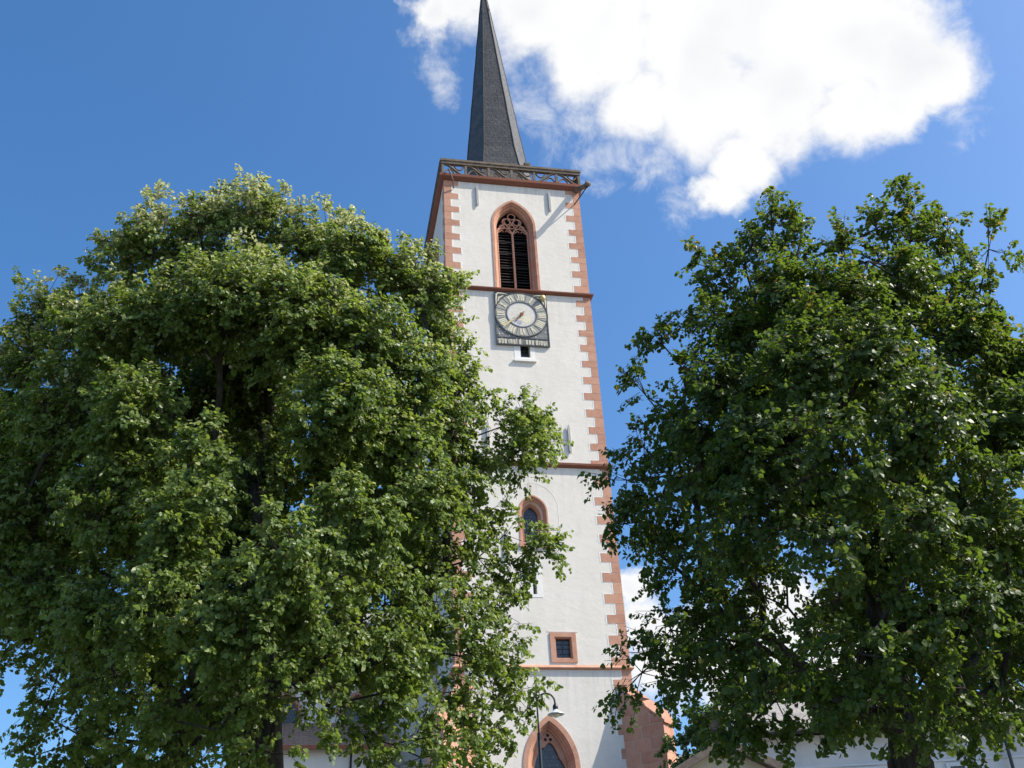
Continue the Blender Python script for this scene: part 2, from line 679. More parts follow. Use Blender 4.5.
# --- balustrade
def balustrade(side):
    root = None
    L0, L1 = -.13, W + .13

    def mp(a, b, z):
        p = {'F': (a, b, z), 'L': (b, a, z), 'B': (a, W - b, z), 'R': (W - b, a, z)}[side]
        return p
    d0, d1 = -.17, .01
    m = MB()
    n = 6
    xs = [L0 + (L1 - L0 - .12) * k / n for k in range(n + 1)]

    def bx(a0, a1, b0, b1, z0, z1):
        c = [mp(a, b, z) for z in (z0, z1) for b in (b0, b1) for a in (a0, a1)]
        for q in ((0, 2, 3, 1), (4, 5, 7, 6), (0, 1, 5, 4), (2, 6, 7, 3), (0, 4, 6, 2), (1, 3, 7, 5)):
            m.face([c[k] for k in q])
    bx(L0, L1, d0 + .01, d1 - .01, 42.785, 42.83)
    po = m.build('balustrade', 'weathered', tower)
    for x in xs:
        m = MB()
        bx(x, x + .13, d0 + .02, d1 - .02, 42.832, 43.54)
        m.build('post', 'weathered', po)
    for k in range(n):
        m = MB()
        a0, a1 = xs[k] + .13, xs[k + 1]
        wd = a1 - a0
        flip = (k % 6) in (4,)
        for strand in range(3):
            pts, N = [], 12
            for s in range(N + 1):
                u = s / N
                if strand == 0:      # long S bar falling from top left to bottom right
                    zz = .72 * (.5 + .5 * math.cos(math.pi * u)) + .03
                    xx = u
                elif strand == 1:    # mouchette head under it
                    zz = .05 + .36 * math.sin(math.pi * u) ** .8
                    xx = .02 + .5 * u
                else:
                    zz = .72 - .34 * math.sin(math.pi * u) ** .8
                    xx = .98 - .5 * u
                if flip:
                    xx = 1 - xx
                pts.append(mp(a0 + wd * xx, (d0 + d1) / 2, 42.79 + zz))
            m.tube(pts, .07 if strand == 0 else .045, 6)
        m.build('tracery_panel', 'weathered', po)
    m = MB()
    def bx2(a0, a1, b0, b1, z0, z1):
        c = [mp(a, b, z) for z in (z0, z1) for b in (b0, b1) for a in (a0, a1)]
        for q in ((0, 2, 3, 1), (4, 5, 7, 6), (0, 1, 5, 4), (2, 6, 7, 3), (0, 4, 6, 2), (1, 3, 7, 5)):
            m.face([c[k] for k in q])
    e = 0 if side in 'FB' else .16
    bx2(L0 - .03 + e, L1 + .03 - e, d0 - .01, d1 + .01, 43.54, 43.72)
    bx2(L0 - .07 + e * 1.3, L1 + .07 - e * 1.3, d0 - .05, d1 + .05, 43.722, 43.86)
    m.build('top_rail', 'weathered', po)


for s_ in 'FLBR':
    balustrade(s_)

# --- spire: hexagonal, flared at the foot, leaning slightly
sp = MB()
NS = 6
a0_ = -R_(90) - R_(12) + R_(7) - R_(30)
tipc = Vector((3.52, 3.75, 64.6))


def spring(rad, z, cx, cy):
    return [Vector((cx + rad * math.cos(a0_ + k * 2 * math.pi / NS), cy + rad * math.sin(a0_ + k * 2 * math.pi / NS), z)) for k in range(NS)]


def cen(z):
    u = (z - 43.0) / (64.6 - 43.0)
    return 3.86 + (3.52 - 3.86) * u, 3.75


levels = [(42.79, 3.3), (44.4, 2.6), (46.0, 2.08), (47.6, 1.80)]
z = 49.0
while z < 64.0:
    levels.append((z, 1.80 * (64.6 - z) / (64.6 - 47.6)))
    z += 1.5
levels.append((64.6, .02))
rg = []
for z, r in levels:
    cx, cy = cen(z)
    wob = .012 * math.sin(z * 2.1)
    rg.append(spring(r + wob, z, cx, cy))
for a in range(len(rg) - 1):
    for k in range(NS):
        k2 = (k + 1) % NS
        p, q, q2, p2 = rg[a][k], rg[a][k2], rg[a + 1][k2], rg[a + 1][k]
        w0, w1 = (q - p).length, (q2 - p2).length
        sp.face([p, q, q2, p2], .5, [(k * 7 - w0 / 2, p.z), (k * 7 + w0 / 2, p.z), (k * 7 + w1 / 2, p2.z), (k * 7 - w1 / 2, p2.z)])
spo = sp.build('spire', 'slate', tower)
hp = MB()
for k in range(NS):
    hp.tube([rg[a][k] for a in range(len(rg))], [.035] * (len(rg) - 1) + [.02], 6)
hp.build('hip_flashing', 'lead', spo)
for a, k in ((4, 0), (5, 0), (7, 0), (9, 0), (11, 0), (12, 1), (12, 0), (13, 0)):
    hk = MB()
    p = rg[min(a, len(rg) - 2)][k]
    o_ = (p - Vector((3.7, 3.75, p.z))).normalized()
    hk.tube([p, p + o_ * .12 + Vector((0, 0, .02)), p + o_ * .14 + Vector((0, 0, .14))], .025, 5)
    hk.build('roof_hook', 'lead', spo)
fb = MB()
for k in range(5):
    fb.tube([(3.52, 3.75, 64.5), (3.52, 3.75, 65.9)], .035, 6)
    break
fb.loft([[(3.52 + r * math.cos(j * math.pi / 4), 3.75 + r * math.sin(j * math.pi / 4), zz) for j in range(8)]
         for r, zz in ((.02, 65.0), (.13, 65.07), (.17, 65.2), (.13, 65.33), (.02, 65.4))], True, True)
fb.build('finial', 'lead', spo, True)

# small floodlight clamped on the front rail
fl = MB()
fl.box(4.50, 4.86, -.16, .10, 43.92, 44.14, .5)
fl.box(4.64, 4.72, -.10, -.02, 43.865, 43.915, .5)
fl.box(4.55, 4.81, -.20, -.165, 43.95, 44.11, .5)
fl.build('floodlight', 'weathered', tower)

# gargoyle and brace, right corner; rainwater spout at the left corner
gg = MB()
gp = [Vector((7.30, .05, 42.50)), Vector((7.46, -.30, 42.36)), Vector((7.60, -.62, 42.22)), Vector((7.74, -.94, 42.10))]
rr_ = [(.16, .17), (.15, .15), (.13, .13), (.15, .14)]
rings = []
dv = (gp[-1] - gp[0]).normalized()
sd = dv.cross(Vector((0, 0, 1))).normalized()
uu = sd.cross(dv)
for p, (rx, rz) in zip(gp, rr_):
    rings.append([p + sd * rx * math.cos(j * math.pi / 4) + uu * rz * math.sin(j * math.pi / 4) for j in range(8)])
gg.loft(rings, True, True)
hd = gp[-1] + dv * .08 + Vector((0, 0, .03))
gg.loft([[hd + dv * dd + sd * rx * math.cos(j * math.pi / 4) + uu * (rx * .9 * math.sin(j * math.pi / 4) + dz) for j in range(8)]
         for dd, rx, dz in ((-.14, .10, 0), (-.06, .17, .03), (.04, .18, .02), (.12, .13, -.02), (.2, .08, -.05))], True, True)
for sgn in (-1, 1):
    e0 = hd + sd * sgn * .12 + uu * .12
    gg.tube([e0, e0 + uu * .10 - dv * .04 + sd * sgn * .03], [.045, .015], 5)
go_ = gg.build('gargoyle', 'weathered', tower, True)
br = MB()
br.tube([gp[3] + Vector((0, 0, -.12)), Vector((7.2, -.03, 41.45))], .035, 6)
br.build('brace', 'black_iron', go_)
ls = MB()
ls.tube([(.22, -.34, 42.95), (.30, -.45, 42.60), (.46, -.30, 42.15), (.52, -.05, 41.85)], [.05, .05, .045, .04], 7)
ls.build('rainwater_spout', 'weathered', tower, True)

# --- wall anchors
def anchor(a, z0, z1):
    m = MB()
    m.box(a - .055, a + .055, -.10, -.05, z0 + .1, z1 - .1)
    m.box(a - .03, a + .03, -.095, -.055, z0, z0 + .1)
    m.box(a - .03, a + .03, -.095, -.055, z1 - .1, z1)
    m.box(a - .04, a + .04, -.052, .02, (z0 + z1) / 2 - .05, (z0 + z1) / 2 + .05)
    m.box(a + .01, a + .05, -.052, .02, z0 + .12, z1 - .12)
    m.build('wall_anchor', 'iron', tower)


for a, z0, z1 in ((1.80, 40.72, 42.18), (5.80, 40.74, 42.18), (5.72, 25.82, 27.36), (1.80, 25.8, 27.35),
                  (2.45, 20.3, 21.8)):
    anchor(a, z0, z1)

# --- belfry windows
FPROF = [(0.0, .035), (.0, -.03), (.13, -.03), (.15, .05), (.20, .10), (.24, .22), (.31, .26), (.335, .44), (.345, .56)]


def belfry(mp, BW, name):
    m = MB()
    arch_frame(m, mp, BW['cx'], BW['w_'], BW['zb'], BW['zs'], BW['h'], FPROF)
    root = m.build(name, 'sandstone', tower, False)
    cx = BW['cx']
    wi = BW['w_'] - .345
    d = .44
    zs = BW['zs']
    zb = BW['zb']
    # mullion and tracery
    t = MB()
    t.tube([mp(cx, d, zb), mp(cx, d, zs - .15)], .062, 6)
    t.tube([mp(cx - wi + .03, d, zb), mp(cx - wi + .03, d, zs)], .045, 6)
    t.tube([mp(cx + wi - .03, d, zb), mp(cx + wi - .03, d, zs)], .045, 6)

    def curve(pts, r=.045):
        t.tube([mp(cx + x, d, z_) for x, z_ in pts], r, 6)
    for s in (-1, 1):
        # small round headed lights, cusped
        c0 = s * wi / 2
        rr = wi / 2 - .01
        curve([(c0 + rr * math.cos(math.pi * k / 14), zs - .32 + rr * 1.15 * math.sin(math.pi * k / 14)) for k in range(15)])
        for s2 in (-1, 1):
            curve([(c0 + s2 * (rr - .02), zs - .22), (c0 + s2 * (rr - .17), zs - .10), (c0 + s2 * .13, zs + .0), (c0 + s2 * .05, zs - .10)], .03)
        # flowing drops beside the centre
        q = [(c0 * .15, zs - .1), (c0 * .5, zs + .22), (c0 * .9, zs + .48), (c0 * 1.0, zs + .72), (c0 * .55, zs + .82), (c0 * .12, zs + .60), (c0 * .05, zs + .35)]
        curve(q, .04)
        curve([(c0 * 1.85, zs + .05), (c0 * 1.35, zs + .25), (c0 * .95, zs + .5)], .04)
        curve([(c0 * 1.0, zs + .72), (c0 * 1.25, zs + .55)], .035)
    # circles
    for (x0, z0, r0) in ((0, zs + .98, .20), (-.30, zs + .60, .22), (.30, zs + .60, .22), (0, zs + .28, .13), (-.55, zs + .22, .13), (.55, zs + .22, .13)):
        curve([(x0 + r0 * math.cos(k * math.pi / 8), z0 + r0 * math.sin(k * math.pi / 8)) for k in range(17)], .036)
    t.build('tracery', 'sandstone', root, True)
    # louvres
    s_ = MB()
    zz = zb + .06
    while zz < zs + .05:
        for a, b in ((cx - wi + .06, cx - .05), (cx + .05, cx + wi - .06)):
            c = [mp(a, d + .04, zz), mp(b, d + .04, zz), mp(b, d + .26, zz + .17), mp(a, d + .26, zz + .17)]
            c2 = [mp(a, d + .05, zz + .035), mp(b, d + .05, zz + .035), mp(b, d + .27, zz + .205), mp(a, d + .27, zz + .205)]
            s_.face(c, .3)
            s_.face(c2, .3)
            s_.face([c[0], c[1], c2[1], c2[0]], .3)
        zz += .185
    s_.build('louvres', 'slat', root)
    k_ = MB()
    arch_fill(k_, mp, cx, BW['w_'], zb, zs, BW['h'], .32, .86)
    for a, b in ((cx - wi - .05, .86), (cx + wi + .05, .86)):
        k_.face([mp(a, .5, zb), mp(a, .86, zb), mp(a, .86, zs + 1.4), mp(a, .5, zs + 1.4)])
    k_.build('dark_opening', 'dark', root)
    if mp is FR:
        for zb_ in (36.1, 37.05, 38.0, 38.75):
            bars = MB()
            bars.box(cx - wi + .04, cx + wi - .04, .405, .43, zb_, zb_ + .03)
            bars.build('glazing_bar', 'slat', root)
    sill = MB()
    a = BW['cx']
    c = []
    sill.face([mp(a - 1.2, .0, zb - .0), mp(a + 1.2, .0, zb), mp(a + 1.2, .9, zb + .06), mp(a - 1.2, .9, zb + .06)])
    sill.build('window_sill', 'sandstone', root)


belfry(FR, BELF, 'belfry_window')
belfry(LF, LBELF, 'belfry_window')


# --- middle arched window with deep reveal
m = MB()
P2 = [(0, .03), (0, -.02), (.07, -.02), (.08, .06), (.12, .07), (.13, .14), (.18, .15), (.19, .24)]
arch_frame(m, FR, **WIN2, prof=P2)
w2 = m.build('arched_window', 'sandstone', tower)
m = MB()
arch_frame(m, FR, **WIN2, prof=[(.19, .24), (.22, .56)])
m.build('reveal', 'plaster', w2)
m = MB()
arch_frame(m, FR, WIN2['cx'], WIN2['w_'], WIN2['zb'], WIN2['zs'], WIN2['h'], prof=[(.215, .50), (.33, .50), (.35, .62)])
m.build('window_frame', 'sandstone', w2)
m = MB()
arch_fill(m, FR, WIN2['cx'], WIN2['w_'], WIN2['zb'], WIN2['zs'], WIN2['h'], .20, .64)
m.build('glass', 'glass', w2)
m = MB()
m.box(3.0, 4.44, -.08, .6, 21.02, 21.21)
m.build('window_sill', 'sandstone', w2)
# raised plaster hood of an older, wider arch
m = MB()
hood = []
for k in range(15):
    a = math.pi * k / 24
    hood.append((3.75 + 1.15 * math.cos(a), 22.95 + 1.25 * math.sin(a)))
hood = [(4.90, 21.4)] + hood
m.tube([(x, .012, z_) for x, z_ in hood], .020, 6)
m.build('plaster_ridge', 'plaster', tower, True)


def surround(x0, x1, z0, z1, hx0, hx1, hz0, hz1, d=-.03, name='window_surround', mat='margin', depth=None):
    m = MB()
    e = .02
    m.box(x0, hx0, d, e, z0, z1, .4)
    m.box(hx1, x1, d, e, z0, z1, .7)
    if hz0 > z0:
        m.box(hx0, hx1, d, e, z0, hz0, .5)
    if z1 > hz1:
        m.box(hx0, hx1, d, e, hz1, z1, .2)
    return m.build(name, mat, tower)


# slit window
s1 = surround(3.27, 3.92, 18.68, 20.62, 3.50, 3.67, 18.82, 20.5, -.012)
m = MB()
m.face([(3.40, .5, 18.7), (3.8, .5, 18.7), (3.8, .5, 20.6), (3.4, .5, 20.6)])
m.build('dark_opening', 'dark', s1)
# hatch under the clock with a thick sill
s2 = surround(3.31, 4.36, 31.0, 32.1, 3.63, 4.12, 31.16, 32.1, -.012)
m = MB()
m.box(3.27, 4.40, -.11, .02, 30.88, 31.0)
m.build('window_sill', 'margin', s2)
m = MB()
m.face([(3.6, .35, 31.1), (4.2, .35, 31.1), (4.2, .35, 32.2), (3.6, .35, 32.2)])
m.build('dark_pane', 'glass', s2)
# half hidden blind window, second storey
s3 = surround(3.36, 4.26, 26.8, 28.22, 3.47, 4.15, 27.0, 28.0, -.02, 'window_frame', 'sandstone')
m = MB()
m.face([(3.4, .4, 26.9), (4.2, .4, 26.9), (4.2, .4, 28.1), (3.4, .4, 28.1)])
m.build('glass', 'glass', s3)
m = MB()
m.box(3.28, 4.34, -.05, .02, 28.222, 28.34)
m.build('hood_mould', 'margin', s3)
# square window
s4 = surround(4.08, 5.22, 15.8, 17.1, 4.28, 5.02, 15.96, 16.92, -.04, 'square_window', 'sandstone')
m = MB()
for a, b, (x0, x1, z0, z1) in ((0, 1, (4.28, 4.33, 15.96, 16.92)), (0, 1, (4.97, 5.02, 15.96, 16.92)),
                               (0, 1, (4.33, 4.97, 16.87, 16.92)), (0, 1, (4.33, 4.97, 15.96, 16.01))):
    m.box(x0, x1, .0, .5, z0, z1)
m.build('reveal', 'sandstone', s4)
m = MB()
m.face([(4.3, .20, 15.97), (5.0, .20, 15.97), (5.0, .20, 16.91), (4.3, .20, 16.91)])
m.build('glass', 'glass', s4)
m = MB()
m.box(4.645, 4.665, .17, .195, 16.01, 16.87)
for k in range(3):
    m.box(4.33, 4.644, .17, .195, 16.22 + .21 * k, 16.235 + .21 * k)
    m.box(4.666, 4.97, .17, .195, 16.22 + .21 * k, 16.235 + .21 * k)
m.build('glazing_bar', 'black_iron', s4)
m = MB()
m.box(4.0, 5.30, -.012, .02, 17.14, 17.20)
m.build('plaster_ridge', 'plaster', tower)

# --- big lower window with cusped tracery
m = MB()
P3 = [(0, .03), (0, -.03), (.20, -.03), (.22, .05), (.27, .10), (.29, .18), (.34, .22), (.36, .30), (.42, .33), (.43, .52)]
arch_frame(m, FR, **LOWW, prof=P3)
w3 = m.build('pointed_window', 'sandstone', tower)
cx, zs = LOWW['cx'], LOWW['zs']
wi = LOWW['w_'] - .43
apex = [p for p in arch(off=.43, **LOWW)]
m = MB()
d = .42
head = arch(off=.43, n=20, **LOWW)[1:-1]
# stone plate of the tracery: cusped lower edge
lower = []
for k in range(41):
    u = -1 + 2 * k / 40
    x = cx + u * wi
    base = zs + 1.22 - 1.25 * abs(u) ** 1.9
    cusp = .16 * abs(math.sin(2.5 * math.pi * (u + 1) / 2 * 1.0 + .0))
    lower.append((x, base - .28 + cusp))
poly = [p for p in head if p[1] > zs + .02]
poly = [(cx - wi, zs - .25)] + poly + [(cx + wi, zs - .25)] + lower[::-1][1:-1]
holes = []
for (hx, hz, hr) in ((0, 1.36, .075), (-.11, 1.19, .07), (.11, 1.19, .07)):
    holes.append([(cx + hx + hr * math.cos(k * math.pi / 6), zs + hz + hr * math.sin(k * math.pi / 6)) for k in range(12)])
loops = [poly] + holes
tri = tessellate_polygon([[Vector((x, z_, 0)) for x, z_ in L] for L in loops])
flat = [p for L in loops for p in L]
for tt in tri:
    m.face([(flat[k][0], d, flat[k][1]) for k in tt], .5)
for L in loops:
    for k in range(len(L)):
        a, b = L[k], L[(k + 1) % len(L)]
        m.face([(a[0], d, a[1]), (b[0], d, b[1]), (b[0], d + .12, b[1]), (a[0], d + .12, a[1])], .4)
m.build('tracery', 'sandstone', w3)
m = MB()
arch_fill(m, FR, LOWW['cx'], LOWW['w_'], LOWW['zb'], LOWW['zs'], LOWW['h'], .40, .56)
m.build('glass', 'glass', w3)
m = MB()
m.box(2.55, 5.05, -.12, .5, 5.8, 6.01)
m.build('window_sill', 'sandstone', w3)

# --- diagonal buttresses
def buttress(cx_, cy_, ang, name='buttress'):
    Mx = Matrix.Translation((cx_, cy_, 0)) @ Matrix.Rotation(ang, 4, 'Z')
    root = None
    HW = .42
    L = 1.42
    m = MB()
    z = 0.0
    i = 0
    prof_top = lambda x: 14.45 - (x / L) * 1.30
    # core (mortar colour) with ashlar blocks proud of it
    core = MB()
    c = [Mx @ Vector(p) for p in ((-.6, -HW, 0), (L, -HW, 0), (L, HW, 0), (-.6, HW, 0))]
    tp = [Mx @ Vector(p) for p in ((-.6, -HW, 14.8), (L, -HW, 13.0), (L, HW, 13.0), (-.6, HW, 14.8))]
    core.loft([c, tp], True, True)
    root = core.build(name, 'joint', tower)
    while z < 15.0:
        h = .50
        z1 = z + h - .024
        x = -.5 + (.0 if i % 2 else -.35)
        while x < L:
            ln = .72 + .22 * rnd.random()
            x1 = x + ln
            if x1 > L - .3:
                x1 = L
            xa = max(x, -.55)
            if x1 - xa > .05:
                v = rnd.random()
                ztopA = min(z1, prof_top(max(xa, 0)))
                ztopB = min(z1, prof_top(max(x1, 0)))
                ztopA, ztopB = max(ztopA, z + .004), max(ztopB, z + .004)
                if ztopA > z + .01 or ztopB > z + .01:
                    for s in (-1, 1):
                        y0, y1 = s * (HW - .05), s * (HW + .012)
                        pr = .012 if x1 == L else -.018
                        q = [(xa, y0, z), (x1 + pr, y0, z), (x1 + pr, y1, z), (xa, y1, z)]
                        t = [(xa, y0, ztopA), (x1 + pr, y0, ztopB), (x1 + pr, y1, ztopB), (xa, y1, ztopA)]
                        m.loft([[Mx @ Vector(p) for p in q], [Mx @ Vector(p) for p in t]], True, True, v)
            if x1 == L:
                # end face block
                if z1 < 13.05:
                    m.loft([[Mx @ Vector(p) for p in ((L - .05, -HW + .052, zz), (L + .011, -HW + .052, zz), (L + .011, HW - .052, zz), (L - .05, HW - .052, zz))]
                            for zz in (z, z1)], True, True, rnd.random())
                break
            x = x1 + .024
        z += h
        i += 1
    m.build('ashlar', 'sandstone', root)
    # gabled coping
    cp = MB()
    ov = .07
    pts = []
    for x, zb in ((-.55, 14.88), (L + .10, 13.02)):
        pts.append([Mx @ Vector(p) for p in ((x, -HW - ov, zb - .06), (x, -HW - ov, zb + .04), (x, 0, zb + .42),
                                             (x, HW + ov, zb + .04), (x, HW + ov, zb - .06))])
    cp.loft(pts, True, True)
    cp.build('coping', 'sandstone', root)
    return root


buttress(W, 0, -R_(45))
buttress(0, 0, -R_(135))

# --- the clock
CX, CZ = 3.78, 33.86
HX, ZB, ZC = 1.36, 31.80, 35.12
ck = MB()
ck.box(2.42, 5.14, -.16, -.10, 31.80, 35.0, .5)
for a, b_ in ((2.6, 32.3), (4.9, 32.3), (2.6, 34.7), (4.9, 34.7)):
    ck.box(a - .04, a + .04, -.1, .01, b_ - .04, b_ + .04, .5)
clock = ck.build('clock', 'clockgrey', tower)
clock.location = (0, .075, 0)
CZ = 33.68
RO, RI = 1.32, .80


def disc(mb, cx, cz, r0, r1, y, n=64, var=.5, th=.02):
    ro = [(cx + r1 * math.cos(2 * math.pi * k / n), cz + r1 * math.sin(2 * math.pi * k / n)) for k in range(n)]
    if r0 <= 0:
        mb.face([(x, y, z_) for x, z_ in ro], var)
        mb.loft([[(x, y, z_) for x, z_ in ro], [(x, y + th, z_) for x, z_ in ro]], True, False, var)
        return
    ri = [(cx + r0 * math.cos(2 * math.pi * k / n), cz + r0 * math.sin(2 * math.pi * k / n)) for k in range(n)]
    mb.loft([[(x, y + th, z_) for x, z_ in ri], [(x, y, z_) for x, z_ in ri], [(x, y, z_) for x, z_ in ro], [(x, y + th, z_) for x, z_ in ro]], True, False, var)


def part(fn, name, mat, parent=clock, smooth=False):
    m = MB()
    fn(m)
    return m.build(name, mat, parent, smooth)


part(lambda m: disc(m, CX, CZ, RI, RO, -.185), 'hour_ring', 'clockpale')
part(lambda m: (disc(m, CX, CZ, RO, RO + .055, -.20), disc(m, CX, CZ, RI - .045, RI, -.20)), 'ring_border', 'ringdark')
part(lambda m: disc(m, CX, CZ, 0, RI - .045, -.18), 'dial', 'dial')
part(lambda m: disc(m, CX, CZ, RI - .10, RI - .045, -.186), 'minute_track', 'bluegrey')


def rbar(m, ang, r0, r1, wd, y, off=0.0, skew=0.0, var=.5, th=.02):
    """bar along the radius at clock angle ang (0 = XII, clockwise); off = sideways shift"""
    d = Vector((math.sin(ang), 0, math.cos(ang)))
    s = Vector((math.cos(ang), 0, -math.sin(ang)))
    c = Vector((CX, y, CZ))
    p0, p1 = c + d * r0 + s * (off - skew), c + d * r1 + s * (off + skew)
    a = [p0 - s * wd / 2, p0 + s * wd / 2, p1 + s * wd / 2, p1 - s * wd / 2]
    b = [p + Vector((0, th, 0)) for p in a]
    m.face(a, var)
    m.loft([a, b], True, False, var)


def numeral(m, only):
    N = ['XII', 'I', 'II', 'III', 'IIII', 'V', 'VI', 'VII', 'VIII', 'IX', 'X', 'XI']
    for k, t in enumerate(N):
        if k != only:
            continue
        ang = k * math.pi / 6
        wds = {'I': .10, 'V': .17, 'X': .18}
        tot = sum(wds[c] for c in t)
        x = -tot / 2
        for c in t:
            w_ = wds[c]
            o = x + w_ / 2
            r0, r1 = RI + .07, RO - .06
            if c == 'I':
                rbar(m, ang, r0, r1, .066, -.20, o)
            elif c == 'V':
                rbar(m, ang, r0, r1, .060, -.20, o - .035, -.035)
                rbar(m, ang, r0, r1, .042, -.202, o + .035, .035)
            else:
                rbar(m, ang, r0, r1, .060, -.20, o, .055)
                rbar(m, ang, r0, r1, .042, -.202, o, -.055)
            x += w_


for k_n in range(12):
    part(lambda m: numeral(m, k_n), 'numeral', 'palegold')
for k_n in range(12):
    part(lambda m: rbar(m, (k_n + .5) * math.pi / 6, RI + .02, RO - .01, .02, -.192), 'hour_divider', 'ringdark')


def sun_rays(m):
    disc(m, CX + .22, CZ - .30, 0, .20, -.186, 20)
    for k in range(12):
        a = k * math.pi / 6
        c = Vector((CX + .22, -.184, CZ - .30))
        d = Vector((math.cos(a), 0, math.sin(a)))
        s = Vector((-math.sin(a), 0, math.cos(a)))
        m.face([c + d * .19 - s * .055, c + d * .37, c + d * .19 + s * .055])


part(sun_rays, 'sun_ornament', 'palegold')
part(lambda m: (disc(m, CX - .35, CZ - .32, 0, .15, -.184, 16), disc(m, CX - .12, CZ - .50, 0, .13, -.184, 16)), 'moon_ornament', 'bluegrey')
part(lambda m: (rbar(m, R_(232), -.20, .70, .035, -.215), rbar(m, R_(232), .52, 1.22, .085, -.212)), 'clock_hand', 'gold')
part(lambda m: (rbar(m, R_(215), -.22, .50, .05, -.225), disc(m, CX, CZ, 0, .10, -.24, 16)), 'clock_hand', 'sandstone_dark')


def ball(m, c, r, n=12):
    rings = []
    for i in range(1, 8):
        a = math.pi * i / 8
        rings.append([(c[0] + r * math.sin(a) * math.cos(2 * math.pi * k / n), c[1] - r * math.cos(a), c[2] + r * math.sin(a) * math.sin(2 * math.pi * k / n)) for k in range(n)])
    m.loft(rings, True, True)


part(lambda m: ball(m, (4.93, -.22, 34.78), .17), 'moon_ball', 'gold', clock, True)
part(lambda m: ball(m, (2.58, -.16, 32.42), .05), 'star', 'palegold', clock, True)


def stars(m):
    for x, z_ in ((2.62, 32.75), (2.75, 32.45), (2.9, 32.6), (3.1, 32.36), (2.55, 32.95), (4.95, 32.7), (4.7, 32.42), (5.02, 32.45), (4.45, 32.36), (4.85, 32.95)):
        r = rnd.uniform(.03, .06)
        q = []
        for k in range(10):
            rr = r if k % 2 == 0 else r * .42
            q.append((x + rr * math.sin(k * math.pi / 5), -.168, z_ + rr * math.cos(k * math.pi / 5)))
        m.face(q)


part(stars, 'painted_stars', 'dial')


def corner_scroll(m, s, x0):
    if True:
        pts = [(x0, -.175, 34.2), (x0, -.175, 34.6), (x0 + s * .02, -.175, 34.84), (x0 + s * .12, -.175, 34.93), (x0 + s * .35, -.175, 34.93), (x0 + s * .6, -.175, 34.90)]
        m.tube(pts, [.02, .035, .05, .05, .035, .02], 6)
        pts = [(x0 + s * .08, -.175, 34.4), (x0 + s * .16, -.175, 34.65), (x0 + s * .4, -.175, 34.82)]
        m.tube(pts, [.02, .045, .02], 6)


for s_x in ((1, 2.50), (-1, 5.06)):
    part(lambda m: corner_scroll(m, *s_x), 'corner_scroll', 'palegold', clock, True)
part(lambda m: (m.box(2.42, 5.14, -.185, -.162, 34.98, 35.02), m.box(2.42, 2.46, -.185, -.162, 31.84, 34.98), m.box(5.10, 5.14, -.185, -.162, 31.84, 34.98),
                m.box(2.42, 5.14, -.185, -.162, 31.80, 31.84), m.box(2.46, 5.10, -.18, -.162, 32.22, 32.26)), 'clock_frame', 'ringdark')


def gothic(m):
    """a line of worn gilded black letter"""
    x = 2.54
    z0, z1 = 31.87, 32.14
    r2 = random.Random(5)
    while x < 5.0:
        if abs(x - 3.75) < .11:
            x += .1
            continue
        kind = r2.choice('iiunmbdlaeo')
        n = {'i': 1, 'l': 1, 'm': 3}.get(kind, 2)
        hh = .06 if kind in 'bdl' else 0
        for k in range(n):
            t = z1 + (hh if k == (0 if kind in 'bl' else n - 1) else 0)
            m.face([(x, -.19, z0 + .02), (x + .035, -.19, z0 - .01), (x + .035, -.19, t), (x, -.19, t - .03)])
            if k < n - 1:
                zc = t - .03 if kind in 'nmdaeo' else z0 + .02
                m.face([(x + .03, -.188, zc - .02), (x + .07, -.188, zc - .045), (x + .07, -.188, zc), (x + .03, -.188, zc + .03)])
                if kind in 'aeobd':
                    m.face([(x + .03, -.188, z0 + .03), (x + .07, -.188, z0 - .0), (x + .07, -.188, z0 + .04), (x + .03, -.188, z0 + .06)])
            x += .06
        x += .03 if r2.random() < .85 else .08


part(gothic, 'inscription', 'palegold')

# ---------------------------------------------------------------- church nave and low sacristy left of the tower
def wall_box(mb, x0, x1, y0, y1, z0, z1):
    mb.box(x0, x1, y0, y1, z0, z1, .5)


nave = empty('church_nave', (TOX, TOY, 0), TROT)
tag(nave, 'white church nave with red framed windows glimpsed through the left tree beside the tower', 'church nave')
m = MB()
holes = [arch(-3.6, .75, 9.0, 15.2, 1.2, .02), arch(-6.8, .75, 9.0, 15.2, 1.2, .02)]
mpn = lambda a, b, z: (a, 6.0 + b, z)
wall_faces(m, mpn, rect(-9.0, -.02, 0, 17.6), holes, .4)
m.face([(-9, 6, 0), (-9, 20, 0), (-9, 20, 17.6), (-9, 6, 17.6)])
m.face([(-9, 6, 17.6), (-9, 20, 17.6), (-9, 13, 22.5)])
m.face([(-9, 20, 0), (4, 20, 0), (4, 20, 17.6), (-9, 20, 17.6)])
m.face([(4, 7.6, 0), (4, 20, 0), (4, 20, 17.6), (4, 7.6, 17.6)])
m.build('wall', 'plaster', nave)
m = MB()
m.face([(-9.3, 5.6, 17.35), (8, 5.6, 17.35), (8, 13, 22.7), (-9.3, 13, 22.7)][:0] or [(-9.3, 5.6, 17.35), (-.02, 5.6, 17.35), (-.02, 13, 22.7), (-9.3, 13, 22.7)], .5, [(0, 0), (9.3, 0), (9.3, 9), (0, 9)])
m.face([(-9.3, 20.4, 17.35), (-.02, 20.4, 17.35), (-.02, 13, 22.7), (-9.3, 13, 22.7)], .5, [(0, 0), (9.3, 0), (9.3, 9), (0, 9)])
m.build('roof', 'roof_slate', nave)
